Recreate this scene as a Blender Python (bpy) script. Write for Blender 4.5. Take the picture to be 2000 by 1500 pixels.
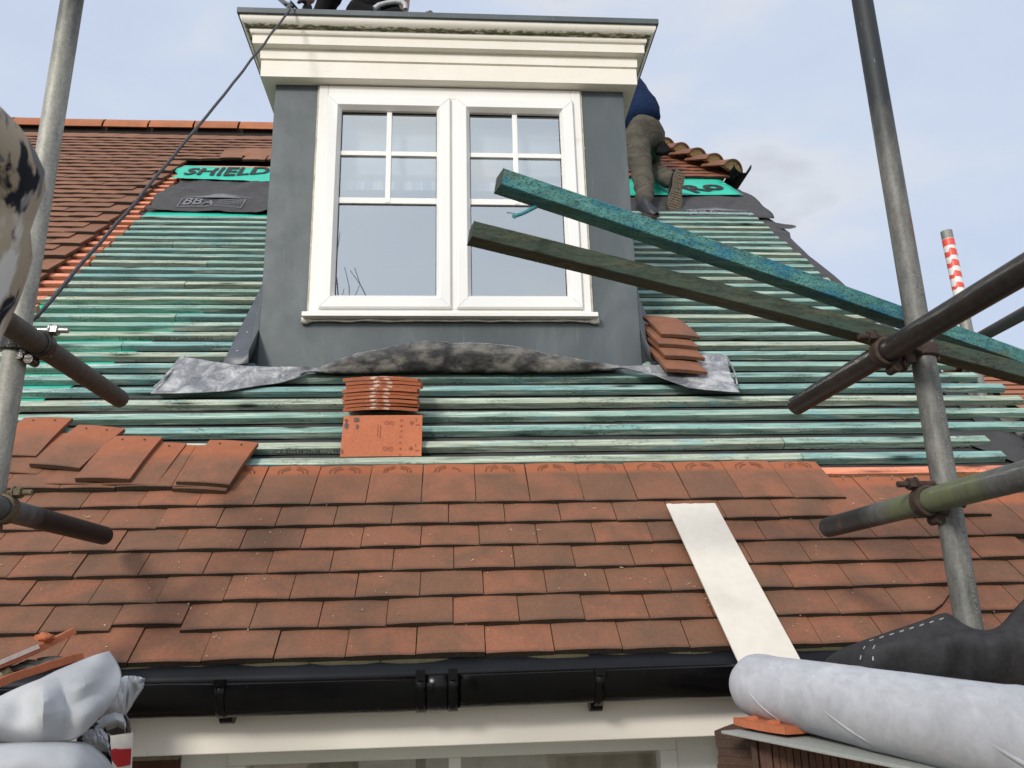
import bpy, math, random
from mathutils import Vector as V, Matrix, noise as mnoise
from math import sin, cos, pi, radians, degrees, atan2, sqrt
random.seed(11)
R = random.random
def U(a, b): return a + (b - a) * random.random()

for o in list(bpy.data.objects): bpy.data.objects.remove(o, do_unlink=True)
SC = bpy.context.scene
COL = SC.collection

# ------------------------------------------------------------------ camera
FPX, TH, PS, RO = 1570.0, radians(16.01), radians(4.23), radians(-1.412)   # focal length in pixels of a 2000 px wide frame, pitch, yaw, roll
c_f = V((sin(PS) * cos(TH), cos(PS) * cos(TH), sin(TH)))
c_r0 = V((cos(PS), -sin(PS), 0)); c_u0 = c_r0.cross(c_f)
c_r = c_r0 * cos(RO) + c_u0 * sin(RO); c_u = -c_r0 * sin(RO) + c_u0 * cos(RO)
cd = bpy.data.cameras.new('camera'); cam = bpy.data.objects.new('camera', cd); COL.objects.link(cam)
cd.sensor_fit = 'HORIZONTAL'; cd.sensor_width = 36.0; cd.lens = 36.0 * FPX / 2000.0
cd.clip_start = 0.02; cd.clip_end = 2000
cd.dof.use_dof = True; cd.dof.focus_distance = 2.9; cd.dof.aperture_fstop = 14
M = Matrix((c_r, c_u, -c_f)).transposed().to_4x4()
cam.matrix_world = M                      # the camera stands at the origin; the ground is 5.2 m below it
SC.camera = cam

# ------------------------------------------------------------------ light, sky, exposure
SUN_EL, SUN_AZ = radians(27), radians(211)        # azimuth clockwise from +Y
sd = V((sin(SUN_AZ) * cos(SUN_EL), cos(SUN_AZ) * cos(SUN_EL), sin(SUN_EL)))
sl = bpy.data.lights.new('sun', 'SUN'); sl.energy = 2.1; sl.angle = radians(11); sl.color = (1.0, 0.95, 0.87)
so = bpy.data.objects.new('sun', sl); COL.objects.link(so); so.rotation_euler = (-sd).to_track_quat('-Z', 'Y').to_euler()
W = bpy.data.worlds.new('World'); SC.world = W; W.use_nodes = True
wn = W.node_tree; wn.nodes.clear()
def wnode(t, **k):
    n = wn.nodes.new(t)
    for a, b in k.items(): setattr(n, a, b)
    return n
wo = wnode('ShaderNodeOutputWorld'); wmix = wnode('ShaderNodeMixShader')
wb1 = wnode('ShaderNodeBackground'); wb2 = wnode('ShaderNodeBackground')
wsky = wnode('ShaderNodeTexSky', sky_type='NISHITA', sun_disc=False, sun_elevation=SUN_EL, sun_rotation=SUN_AZ)
wn.links.new(wsky.outputs[0], wb1.inputs[0]); wb1.inputs[1].default_value = 0.11
wtc = wnode('ShaderNodeTexCoord'); wmap = wnode('ShaderNodeMapping'); wmap.inputs['Scale'].default_value = (1.0, 1.0, 2.2)
wn.links.new(wtc.outputs['Generated'], wmap.inputs[0])
wns = wnode('ShaderNodeTexNoise'); wns.inputs['Scale'].default_value = 2.6; wns.inputs['Detail'].default_value = 7; wns.inputs['Roughness'].default_value = 0.52
wns.inputs['Distortion'].default_value = 0.25
wn.links.new(wmap.outputs[0], wns.inputs['Vector'])
wcr = wnode('ShaderNodeValToRGB'); e = wcr.color_ramp.elements
e[0].position = 0.40; e[0].color = (0.62, 0.71, 0.885, 1); e[1].position = 0.59; e[1].color = (0.76, 0.80, 0.87, 1)
m = e.new(0.5); m.color = (0.66, 0.745, 0.90, 1); m = e.new(0.70); m.color = (0.56, 0.58, 0.64, 1)
wn.links.new(wns.outputs[0], wcr.inputs[0])
# thin bright cloud round the veiled sun, greyer cloud opposite the roof
wdot = wnode('ShaderNodeVectorMath', operation='DOT_PRODUCT'); wdot.inputs[1].default_value = sd; wn.links.new(wtc.outputs['Generated'], wdot.inputs[0])
wgl = wnode('ShaderNodeValToRGB'); g_ = wgl.color_ramp.elements
g_[0].position = 0.05; g_[0].color = (0.84, 0.84, 0.84, 1); g_[1].position = 1.0; g_[1].color = (1.75, 1.60, 1.38, 1); q_ = g_.new(.45); q_.color = (1.0, .98, .94, 1)
wn.links.new(wdot.outputs['Value'], wgl.inputs[0])
wmul = wnode('ShaderNodeMix', data_type='RGBA', blend_type='MULTIPLY'); wmul.inputs[0].default_value = 1.0
wn.links.new(wcr.outputs[0], wmul.inputs[6]); wn.links.new(wgl.outputs[0], wmul.inputs[7])
wn.links.new(wmul.outputs[2], wb2.inputs[0]); wb2.inputs[1].default_value = 1.0
wmix.inputs[0].default_value = 0.93
wn.links.new(wb1.outputs[0], wmix.inputs[1]); wn.links.new(wb2.outputs[0], wmix.inputs[2]); wn.links.new(wmix.outputs[0], wo.inputs[0])
SC.view_settings.view_transform = 'Standard'; SC.view_settings.look = 'None'
SC.view_settings.exposure = 0.22; SC.view_settings.gamma = 1.0
try:
    SC.cycles.max_bounces = 6; SC.cycles.use_denoising = True; SC.cycles.caustics_reflective = False; SC.cycles.caustics_refractive = False
except Exception: pass

# ------------------------------------------------------------------ frames of reference
PH = radians(44.68)                                  # roof pitch
E0 = V((0, 2.0329, -0.0841)); RN = V((0, -sin(PH), cos(PH))); RS = V((0, cos(PH), sin(PH)))
def RP(x, s, n=0.0): return V((x, 0, 0)) + E0 + RS * s + RN * n      # point on the roof: across, up the slope, above it
def ray(px, py): return c_r * ((px - 1000) / FPX) - c_u * ((py - 750) / FPX) + c_f
def dep(px, py, d): return ray(px, py) * d           # surveyed point: bearing from the station and distance
def onY(px, py, y): r = ray(px, py); return r * (y / r.y)
def onR(px, py, n=0.0):
    d = ray(px, py); return d * (RN.dot(E0 + RN * n) / RN.dot(d))
DY = 3.17                                            # plane of the dormer front
def DP(px, py, o=0.0): return onY(px, py, DY - o)

# ------------------------------------------------------------------ mesh helpers
ORG = {}
def tag(o, label=None, cat=None, group=None, kind=None):
    if label: o['label'] = label
    if cat: o['category'] = cat
    if group: o['group'] = group
    if kind: o['kind'] = kind
    return o
def thing(name, label, cat, loc, group=None):
    o = bpy.data.objects.new(name, None); COL.objects.link(o); o.location = loc; o.empty_display_size = 0.1
    ORG[o.name] = V(loc); return tag(o, label, cat, group)
class MB:
    def __init__(s): s.v = []; s.f = []; s.c = []
    def add(s, vs, fs, c=(1, 0, 0)):
        b = len(s.v); s.v += [V(p) for p in vs]
        s.f += [tuple(b + i for i in f) for f in fs]
        if c and isinstance(c[0], (tuple, list)): s.c += list(c)
        else: s.c += [c] * len(vs)
        return b
    def box(s, o, a, b, d, c=(1, 0, 0)):                # corner and three edge vectors
        o, a, b, d = V(o), V(a), V(b), V(d)
        if a.cross(b).dot(d) < 0: a, b = b, a
        vs = [o, o + a, o + a + b, o + b, o + d, o + a + d, o + a + b + d, o + b + d]
        s.add(vs, [(3, 2, 1, 0), (4, 5, 6, 7), (0, 1, 5, 4), (1, 2, 6, 5), (2, 3, 7, 6), (3, 0, 4, 7)], c); return s
    def abox(s, x0, x1, y0, y1, z0, z1, c=(1, 0, 0)): return s.box((x0, y0, z0), (x1 - x0, 0, 0), (0, y1 - y0, 0), (0, 0, z1 - z0), c)
    def bar(s, p, q, w, h, up=(0, 0, 1), c=(1, 0, 0)):
        p, q = V(p), V(q); d = (q - p); x = d.normalized(); y = V(up).cross(x).normalized(); z = x.cross(y)
        return s.box(p - y * w / 2 - z * h / 2, d, y * w, z * h, c)
    def tube(s, path, r, n=14, caps=True, c=(1, 0, 0), a0=0.0, a1=2 * pi, up=None):
        path = [V(p) for p in path]; m = len(path)
        rr = r if isinstance(r, (list, tuple)) else [r] * m
        closed = abs(a1 - a0 - 2 * pi) < 1e-6; k = n if closed else n + 1
        ref = None; vs = []
        for i, p in enumerate(path):
            t = (path[min(i + 1, m - 1)] - path[max(i - 1, 0)]).normalized()
            if ref is None:
                g = V(up) if up else (V((0, 0, 1)) if abs(t.z) < 0.9 else V((0, 1, 0)))
                ref = (g - t * g.dot(t)).normalized()
            else: ref = (ref - t * ref.dot(t)).normalized()
            b = t.cross(ref)
            for j in range(k):
                a = a0 + (a1 - a0) * j / n
                vs.append(p + (ref * cos(a) + b * sin(a)) * rr[i])
        fs = []
        for i in range(m - 1):
            for j in range(n if closed else n):
                j2 = (j + 1) % k
                fs.append((i * k + j, i * k + j2, (i + 1) * k + j2, (i + 1) * k + j))
        if caps and closed:
            fs.append(tuple(range(k - 1, -1, -1))); fs.append(tuple((m - 1) * k + j for j in range(k)))
        s.add(vs, fs, c); return s
    def grid(s, P, c=(1, 0, 0), C=None):
        a, b = len(P), len(P[0]); vs = [p for row in P for p in row]
        fs = [(i * b + j, i * b + j + 1, (i + 1) * b + j + 1, (i + 1) * b + j) for i in range(a - 1) for j in range(b - 1)]
        s.add(vs, fs, [x for row in C for x in row] if C else c); return s
    def prism(s, poly, d, c=(1, 0, 0)):                  # polygon (3D points) pushed along d
        poly = [V(p) for p in poly]; d = V(d); n = len(poly)
        fs = [tuple(range(n)), tuple(range(2 * n - 1, n - 1, -1))] + [((i + 1) % n, i, n + i, n + (i + 1) % n) for i in range(n)]
        s.add(poly + [p + d for p in poly], fs, c); return s
    def build(s, name, mat, parent=None, smooth=0, bevel=0, solid=0, sub=0, loc=None, off=1.0):
        me = bpy.data.meshes.new(name)
        if parent is not None: org = ORG[parent.name]
        elif loc is not None: org = V(loc)
        else:
            org = sum(s.v, V()) / len(s.v); org.z = min(p.z for p in s.v)
        me.from_pydata([p - org for p in s.v], [], s.f); me.validate(); me.update()
        at = me.attributes.new('tint', 'FLOAT_COLOR', 'POINT')
        buf = []
        for q in s.c: buf += [q[0], q[1], q[2], 1.0]
        if len(buf) == 4 * len(me.vertices): at.data.foreach_set('color', buf)
        import bmesh
        bm = bmesh.new(); bm.from_mesh(me); bmesh.ops.recalc_face_normals(bm, faces=bm.faces); bm.to_mesh(me); bm.free()
        o = bpy.data.objects.new(name, me); COL.objects.link(o)
        if mat: me.materials.append(mat)
        if smooth:
            me.polygons.foreach_set('use_smooth', [True] * len(me.polygons)); me.set_sharp_from_angle(angle=radians(smooth))
        if sub:
            md = o.modifiers.new('sub', 'SUBSURF'); md.levels = sub; md.render_levels = sub; md.boundary_smooth = 'PRESERVE_CORNERS'
        if solid:
            md = o.modifiers.new('thick', 'SOLIDIFY'); md.thickness = solid; md.offset = off
        if bevel:
            md = o.modifiers.new('bevel', 'BEVEL'); md.width = bevel; md.segments = 2; md.limit_method = 'ANGLE'; md.angle_limit = radians(35)
        if parent is not None: o.parent = parent; o.location = (0, 0, 0)
        else: o.location = org
        ORG[o.name] = org
        return o
def crinkle(o, scale, strength, hard=True, depth=2):
    tx = bpy.data.textures.new('crinkle', 'CLOUDS'); tx.noise_scale = scale; tx.noise_depth = depth; tx.noise_type = 'HARD_NOISE' if hard else 'SOFT_NOISE'
    md = o.modifiers.new('crinkle', 'DISPLACE'); md.texture = tx; md.strength = strength; md.mid_level = .4; md.texture_coords = 'LOCAL'; return o
def text_mb(body, size, fn, mb=None, ext=0.0, c=(1, 0, 0), align='LEFT', spacing=1.0, bold=0.0):
    """flat lettering: fn(u, v) turns text coordinates into a place on a real surface"""
    cu = bpy.data.curves.new('lettering', 'FONT'); cu.body = body; cu.size = size; cu.align_x = align; cu.space_character = spacing
    cu.resolution_u = 3; cu.offset = bold
    to = bpy.data.objects.new('lettering', cu); COL.objects.link(to)
    dg = bpy.context.evaluated_depsgraph_get(); me = bpy.data.meshes.new_from_object(to.evaluated_get(dg))
    mb = mb or MB()
    mb.add([fn(p.co.x, p.co.y) for p in me.vertices], [tuple(p.vertices) for p in me.polygons], c)
    bpy.data.objects.remove(to, do_unlink=True); bpy.data.meshes.remove(me); bpy.data.curves.remove(cu)
    return mb
def nz(x, y=0.0, z=0.0): return mnoise.noise(V((x, y, z)))

# ------------------------------------------------------------------ material helpers
class NT:
    def __init__(s, name):
        s.m = bpy.data.materials.new(name); s.m.use_nodes = True; s.t = s.m.node_tree
        s.b = s.t.nodes['Principled BSDF']; s.out = s.t.nodes['Material Output']; s._co = None
    def n(s, t, **k):
        x = s.t.nodes.new(t)
        for a, b in k.items(): setattr(x, a, b)
        return x
    def L(s, a, b): s.t.links.new(a, b)
    def put(s, sock, v):
        if hasattr(v, 'is_linked') or hasattr(v, 'links'): s.L(v, sock)
        elif isinstance(v, (tuple, list)): sock.default_value = (*v, 1.0)[:4] if len(sock.default_value) == 4 else v
        else: sock.default_value = v
    def co(s, scale=(1, 1, 1), rnd=0.0, rot=(0, 0, 0)):
        tc = s.n('ShaderNodeTexCoord'); v = tc.outputs['Object']
        if rnd:
            oi = s.n('ShaderNodeObjectInfo'); a = s.n('ShaderNodeVectorMath', operation='MULTIPLY_ADD')
            cb = s.n('ShaderNodeCombineXYZ')
            for i in range(3): s.L(oi.outputs['Random'], cb.inputs[i])
            s.L(cb.outputs[0], a.inputs[0]); a.inputs[1].default_value = (rnd, rnd * 1.7, rnd * .6); s.L(v, a.inputs[2]); v = a.outputs[0]
        mp = s.n('ShaderNodeMapping'); mp.inputs['Scale'].default_value = scale; mp.inputs['Rotation'].default_value = rot; s.L(v, mp.inputs[0])
        return mp.outputs[0]
    def noise(s, vec, scale, detail=4, rough=.55, dist=0.0):
        x = s.n('ShaderNodeTexNoise'); s.L(vec, x.inputs['Vector']); x.inputs['Scale'].default_value = scale
        x.inputs['Detail'].default_value = detail; x.inputs['Roughness'].default_value = rough; x.inputs['Distortion'].default_value = dist
        return x.outputs[0]
    def vor(s, vec, scale, feat='F1', rnd=1.0):
        x = s.n('ShaderNodeTexVoronoi', feature=feat); s.L(vec, x.inputs['Vector']); x.inputs['Scale'].default_value = scale
        x.inputs['Randomness'].default_value = rnd
        return x.outputs['Distance']
    def ramp(s, fac, *st):
        x = s.n('ShaderNodeValToRGB'); s.L(fac, x.inputs[0]); el = x.color_ramp.elements
        while len(el) < len(st): el.new(.5)
        for i, (p, c) in enumerate(st):
            el[i].position = p; el[i].color = (c, c, c, 1) if not isinstance(c, tuple) else (*c, 1)
        return x.outputs[0]
    def mix(s, fac, a, b, mode='MIX'):
        x = s.n('ShaderNodeMix', data_type='RGBA', blend_type=mode); s.put(x.inputs[0], fac); s.put(x.inputs[6], a); s.put(x.inputs[7], b)
        return x.outputs[2]
    def math(s, op, a, b=0.0, c=0.0):
        x = s.n('ShaderNodeMath', operation=op); s.put(x.inputs[0], a); s.put(x.inputs[1], b)
        if op in ('MULTIPLY_ADD',): s.put(x.inputs[2], c)
        return x.outputs[0]
    def tint(s):
        a = s.n('ShaderNodeAttribute', attribute_name='tint'); q = s.n('ShaderNodeSeparateColor'); s.L(a.outputs['Color'], q.inputs[0])
        return q.outputs[0], q.outputs[1], q.outputs[2]
    def rnd(s): return s.n('ShaderNodeObjectInfo').outputs['Random']
    def bump(s, h, strength=.3, dist=.002):
        x = s.n('ShaderNodeBump'); x.inputs['Strength'].default_value = strength; x.inputs['Distance'].default_value = dist
        s.L(h, x.inputs['Height']); s.L(x.outputs[0], s.b.inputs['Normal']); return x
    def fin(s, col=None, rough=.6, metal=0.0, spec=None):
        if col is not None: s.put(s.b.inputs['Base Color'], col)
        s.put(s.b.inputs['Roughness'], rough); s.put(s.b.inputs['Metallic'], metal)
        if spec is not None: s.b.inputs['Specular IOR Level'].default_value = spec
        return s.m
def plain(name, col, rough=.6, metal=0.0, var=.12, scale=30.0, bump=.0, spec=None, dirt=None):
    t = NT(name); v = t.co(rnd=7.0); n = t.noise(v, scale, 5)
    lo = tuple(c * (1 - var) for c in col); hi = tuple(min(1, c * (1 + var)) for c in col)
    c = t.ramp(n, (.3, lo), (.7, hi))
    if dirt:
        d = t.ramp(t.noise(v, dirt[1], 6, .65), (dirt[2], 0.0), (min(1, dirt[2] + .12), 1.0)); c = t.mix(d, c, dirt[0])
    if bump: t.bump(t.noise(v, scale * 3, 6), bump, .002)
    return t.fin(c, rough, metal, spec)

# ------------------------------------------------------------------ materials
def m_tile(name, a, b, d, fresh, wear=.5, moss=0.0):
    t = NT(name); v = t.co(rnd=9.0); r1, fr, r2 = t.tint()
    c = t.mix(r1, a, b)
    big = t.ramp(t.noise(v, 7.5, 5, .6, .4), (.40, 0.0), (.66, 1.0)); c = t.mix(t.math('MULTIPLY', big, wear), c, d)
    fine = t.ramp(t.noise(v, 130, 6, .7), (.3, .80), (.7, 1.14)); c = t.mix(1.0, c, fine, 'MULTIPLY')
    c = t.mix(fr, c, t.mix(t.noise(v, 40, 4), fresh, tuple(x * .72 for x in fresh)))
    streak = t.ramp(t.noise(t.co((3, 40, 40), rnd=3.0), 9, 5, .7), (.62, 0.0), (.74, .55)); c = t.mix(streak, c, tuple(x * .62 for x in d))
    sp = t.ramp(t.vor(v, 95), (.045, 1.0), (.075, 0.0)); sp2 = t.ramp(t.noise(v, 11, 2), (.52, 0.0), (.6, 1.0))
    c = t.mix(t.math('MULTIPLY', sp, sp2), c, (.55, .47, .38))
    # weathered tail edge: dark lichen on the cut edge (third channel marks it)
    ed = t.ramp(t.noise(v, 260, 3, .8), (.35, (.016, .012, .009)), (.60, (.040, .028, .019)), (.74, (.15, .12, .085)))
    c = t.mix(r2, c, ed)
    t.bump(t.noise(v, 300, 5, .7), .25, .0015)
    return t.fin(c, t.ramp(t.noise(v, 20, 3), (.3, .62), (.7, .82)), 0, .3)
TILE = m_tile('clay_tile', (.270, .108, .060), (.185, .088, .052), (.130, .074, .046), (.38, .125, .058), .8)
TILE_OLD = m_tile('clay_tile_brown', (.270, .120, .066), (.205, .092, .053), (.155, .075, .046), (.40, .125, .06), .5)
TILE_NEW = m_tile('clay_tile_new', (.50, .16, .075), (.44, .135, .062), (.38, .12, .058), (.5, .16, .07), .5)
TILE_DARK = m_tile('dark_stacked_tile', (.125, .058, .038), (.095, .05, .035), (.07, .042, .031), (.2, .08, .045), .7)
TILE_MOSS = m_tile('mossy_eave_tile', (.10, .085, .04), (.075, .07, .035), (.05, .055, .025), (.2, .1, .05), .8)
TILE_RIDGE = m_tile('clay_ridge', (.43, .155, .068), (.35, .125, .058), (.22, .09, .05), (.4, .12, .05), .4)

def m_wood(name, cols, dark, rough=.7, axis=0, grain=1.0):
    t = NT(name); st = [26, 26, 26]; st[axis] = 1.6
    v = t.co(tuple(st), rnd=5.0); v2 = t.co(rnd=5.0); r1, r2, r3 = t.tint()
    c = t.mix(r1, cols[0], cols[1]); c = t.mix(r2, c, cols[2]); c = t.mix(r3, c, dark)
    g = t.noise(v, 3.2, 6, .65, .6); c = t.mix(t.ramp(g, (.45, 0.0), (.68, .75)), c, dark)
    pale = t.ramp(t.noise(v, 1.7, 5, .6, .3), (.52, 0.0), (.66, .8)); c = t.mix(pale, c, cols[3])
    blot = t.ramp(t.noise(t.co((2.2, 9, 9), rnd=11.0), 2.0, 4, .6), (.56, 0.0), (.72, .7)); c = t.mix(blot, c, cols[4])
    fine = t.noise(t.co((9, 150, 150) if axis == 0 else (150, 150, 9), rnd=2.0), 2.0, 5, .7, .3)
    c = t.mix(1.0, c, t.ramp(fine, (.28, (.62, .66, .66)), (.5, (1.0, 1.0, 1.0)), (.75, (1.22, 1.18, 1.12))), 'MULTIPLY')
    mold = t.math('MULTIPLY', t.ramp(t.noise(t.co((4, 14, 14), rnd=17.0), 1.7, 4, .6), (.50, 0.0), (.62, 1.0)), t.ramp(t.noise(t.co((60, 160, 160), rnd=3.0), 1.3, 5, .8), (.50, 0.0), (.58, .8))); c = t.mix(mold, c, tuple(x * .35 for x in dark))
    kd = t.vor(t.co((2.6, 14, 14), rnd=8.0), 1.0)
    kn = t.ramp(kd, (.075, 1.0), (.15, .35), (.26, 0.0)); c = t.mix(kn, c, tuple(x * .30 for x in dark))
    sp = t.ramp(t.noise(v2, 170, 3, .8), (.66, 0.0), (.72, .7)); c = t.mix(sp, c, tuple(x * .5 for x in dark))
    t.bump(g, .35 * grain, .003)
    return t.fin(c, rough, 0, .25)
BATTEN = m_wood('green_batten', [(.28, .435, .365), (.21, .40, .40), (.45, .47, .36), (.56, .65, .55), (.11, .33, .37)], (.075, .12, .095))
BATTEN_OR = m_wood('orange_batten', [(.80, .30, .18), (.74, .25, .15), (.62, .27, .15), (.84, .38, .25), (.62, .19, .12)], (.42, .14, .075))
def m_incised(ang):
    t = NT('incised_timber'); v = t.co((1.6, 26, 26), rnd=5.0, rot=(0, 0, -ang)); v2 = t.co()
    g = t.noise(v, 3.0, 6, .65, .5)
    c = t.ramp(g, (.3, (.035, .11, .105)), (.52, (.075, .23, .22)), (.7, (.14, .30, .25)))
    bl = t.ramp(t.noise(t.co((3, 14, 14), rot=(0, 0, -ang)), 1.9, 4, .6), (.48, 0.0), (.62, .9)); c = t.mix(bl, c, (.022, .15, .23))
    ol = t.ramp(t.noise(t.co((2, 6, 6), rot=(0, 0, .4)), 2.1, 3), (.55, 0.0), (.7, .8)); c = t.mix(ol, c, (.10, .125, .06))
    cut = t.ramp(t.vor(t.co((60, 340, 340), rot=(0, .0, -ang)), 1.0), (.20, 1.0), (.34, 0.0)); c = t.mix(t.math('MULTIPLY', cut, .6), c, (.015, .04, .038))
    t.bump(t.math('SUBTRACT', g, cut), .8, .004)
    return t.fin(c, .65, 0, .3)
INCISED = m_incised(radians(17))
OLIVE = m_wood('olive_timber', [(.066, .075, .047), (.056, .075, .053), (.075, .075, .045), (.10, .105, .065), (.038, .083, .075)], (.022, .026, .017), .6)
TIMBER_END = plain('timber_end_grain', (.035, .05, .042), .85, 0, .5, 160, .9)

def m_pole(name, base, lo, rough=.5, metal=.35, band=None, rust=.3, scr=.5, green=None):
    t = NT(name); v = t.co((14, 14, 3), rnd=4.0); v2 = t.co(rnd=4.0)
    c = t.mix(t.ramp(t.noise(v, 4, 6, .65), (.32, 0.0), (.66, 1.0)), lo, base)
    sp = t.noise(v2, 160, 4, .75); c = t.mix(1.0, c, t.ramp(sp, (.3, .72), (.7, 1.2)), 'MULTIPLY')
    if band:      # painted stretch along Z: (from, to, colour)
        sx = t.n('ShaderNodeSeparateXYZ'); t.L(t.n('ShaderNodeTexCoord').outputs['Object'], sx.inputs[0])
        w = t.math('ADD', sx.outputs[band[3]], t.math('MULTIPLY', t.noise(t.co((20, 20, 9)), 2.2, 6, .7), band[4]))
        f = t.ramp(t.math('MULTIPLY_ADD', w, 1.0 / (band[1] - band[0]), -band[0] / (band[1] - band[0])), (.0, 0.0), (1.0, 1.0))
        c = t.mix(f, c, band[2])
        scn = t.ramp(t.noise(t.co((90, 90, 14), rnd=2.0), 2.0, 5, .75), (.66, 0.0), (.70, .8)); c = t.mix(t.math('MULTIPLY', scn, f), c, (.36, .35, .32))
    if green:
        sx2 = t.n('ShaderNodeSeparateXYZ'); t.L(t.n('ShaderNodeTexCoord').outputs['Object'], sx2.inputs[0])
        gq = t.math('ADD', t.math('SUBTRACT', sx2.outputs[1], 1.05), t.math('MULTIPLY', t.noise(t.co((9, 9, 9)), 2.2, 5, .7), .12))
        c = t.mix(t.math('MULTIPLY', t.ramp(gq, (.30, 0.0), (.36, .8), (.62, .8), (.68, 0.0)), t.ramp(t.noise(v, 3, 4), (.3, .3), (.6, 1.0))), c, (.155, .18, .075))
    if rust:
        c = t.mix(t.ramp(t.noise(t.co((9, 9, 4), rnd=21.0), 1.6, 6, .6), (.70 - rust * .08, 0.0), (.75, .85)), c, (.16, .065, .025))
    if scr:
        c = t.mix(t.ramp(t.noise(t.co((50, 50, 12), rnd=13.0), 2.6, 5, .8), (.74 - scr * .06, 0.0), (.78, .7)), c, (.40, .40, .37))
    t.bump(sp, .2, .001)
    return t.fin(c, rough, metal, .4)
GALV = m_pole('galvanised_steel', (.30, .30, .275), (.17, .17, .16), .55, .25)
GALV_L = m_pole('galvanised_steel_pale', (.40, .39, .345), (.25, .245, .22), .55, .25, band=(1.32, 1.60, (.018, .02, .023), 2, .22))
GALV_R = m_pole('galvanised_steel_painted', (.185, .182, .165), (.085, .086, .082), .55, .2, band=(1.02, 1.25, (.022, .025, .028), 2, .2))
TUBE_DARK = m_pole('dark_tube', (.042, .038, .034), (.021, .019, .018), .45, .25, rust=.15, scr=.9)
TUBE_BROWN = m_pole('brown_tube', (.088, .075, .064), (.055, .047, .04), .6, .1, rust=.0, scr=.1)
TUBE_SLATE = m_pole('slate_tube', (.135, .145, .15), (.07, .076, .08), .5, .25, band=(1.86, 1.93, (.012, .013, .014), 1, .10), scr=.8)
TUBE_MOSS = m_pole('moss_tube', (.15, .155, .15), (.085, .09, .088), .5, .2, band=(1.72, 1.80, (.018, .019, .021), 1, .10), scr=.8, green=True)
RUST = plain('rusty_iron', (.048, .030, .022), .8, .2, .45, 70, .5)
OILY = plain('oily_iron', (.03, .028, .026), .32, .55, .5, 60, .5, None, ((.28, .26, .22), 90, .60))
TAN = plain('lichened_iron', (.115, .09, .052), .8, .1, .4, 60, .6)
BOLT = plain('zinc_bolt', (.42, .42, .40), .35, .8, .25, 80)

def m_lead():
    t = NT('sheet_lead'); v = t.co(); r1, fl, r3 = t.tint()
    n = t.noise(v, 13, 7, .68, .5)
    c = t.ramp(n, (.32, (.12, .125, .14)), (.44, (.20, .205, .22)), (.53, (.34, .345, .36)), (.62, (.52, .52, .52)), (.76, (.29, .25, .20)))
    c = t.mix(t.ramp(t.noise(v, 55, 4, .7), (.62, 0.0), (.7, .7)), c, (.50, .50, .50))
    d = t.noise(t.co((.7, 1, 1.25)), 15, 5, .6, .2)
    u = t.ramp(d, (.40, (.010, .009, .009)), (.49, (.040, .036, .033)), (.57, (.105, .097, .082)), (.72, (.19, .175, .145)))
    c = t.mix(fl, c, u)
    t.bump(t.math('ADD', n, t.math('MULTIPLY', t.noise(v, 5, 3, .5, .4), 2.0)), .8, .012)
    return t.fin(c, t.mix(fl, (.42, .42, .42), (.8, .8, .8)), .25, .5)
LEAD = m_lead()
def m_clad():
    t = NT('grey_grp_cladding'); v = t.co((1, 1, .35)); v2 = t.co()
    c = t.ramp(t.noise(v, 4.5, 5, .6, .8), (.32, (.062, .077, .085)), (.56, (.080, .097, .106)), (.74, (.115, .132, .14)))
    c = t.mix(t.ramp(t.noise(t.co((3, 3, 1.0)), 5.2, 6, .7, .6), (.60, 0.0), (.70, .55)), c, (.065, .08, .083))
    c = t.mix(t.ramp(t.noise(t.co((22, 22, 1.4)), 2.0, 5, .7), (.60, 0.0), (.72, .35)), c, (.19, .21, .215))
    c = t.mix(t.ramp(t.vor(v2, 42), (.035, 1.0), (.05, 0.0)), c, (.24, .26, .26))
    t.bump(t.noise(v2, 14, 5), .12, .006)
    return t.fin(c, t.ramp(t.noise(v2, 9, 4), (.3, .38), (.7, .6)), 0, .45)
CLAD = m_clad()
FLASH = plain('dark_grey_flashing', (.070, .078, .092), .42, .1, .2, 14, .15, None, ((.27, .28, .29), 50, .70))
UPVC = plain('white_upvc', (.80, .785, .75), .28, 0, .025, 6, 0, .45, ((.66, .64, .58), 7, .66))
UPVC_S = plain('white_upvc_sash', (.81, .805, .785), .25, 0, .02, 6, 0, .5)
def m_cornice():
    t = NT('cream_painted_timber'); v = t.co(); r1, ms, r3 = t.tint()
    c = t.ramp(t.noise(v, 6, 4), (.3, (.76, .715, .63)), (.7, (.81, .775, .705)))
    c = t.mix(t.ramp(t.noise(t.co((8, 60, 60)), 2, 5, .7), (.60, 0.0), (.72, .3)), c, (.50, .45, .34))
    mo = t.math('ADD', t.noise(t.co((10, 30, 30)), 2.4, 6, .75), t.math('MULTIPLY', ms, .27))
    f = t.math('MULTIPLY', t.ramp(mo, (.60, 0.0), (.73, 1.0)), t.ramp(ms, (.05, 0.0), (.3, 1.0)))
    mossc = t.ramp(t.noise(v, 60, 5, .7), (.35, (.06, .066, .028)), (.55, (.13, .135, .05)), (.7, (.30, .285, .17)))
    c = t.mix(f, c, mossc)
    dr = t.ramp(t.noise(t.co((70, 4, 4)), 1.0, 4, .7), (.66, 0.0), (.74, .55)); c = t.mix(t.math('MULTIPLY', dr, r3), c, (.10, .095, .07))
    return t.fin(c, .5, 0, .4)
CREAM = m_cornice()
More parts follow.
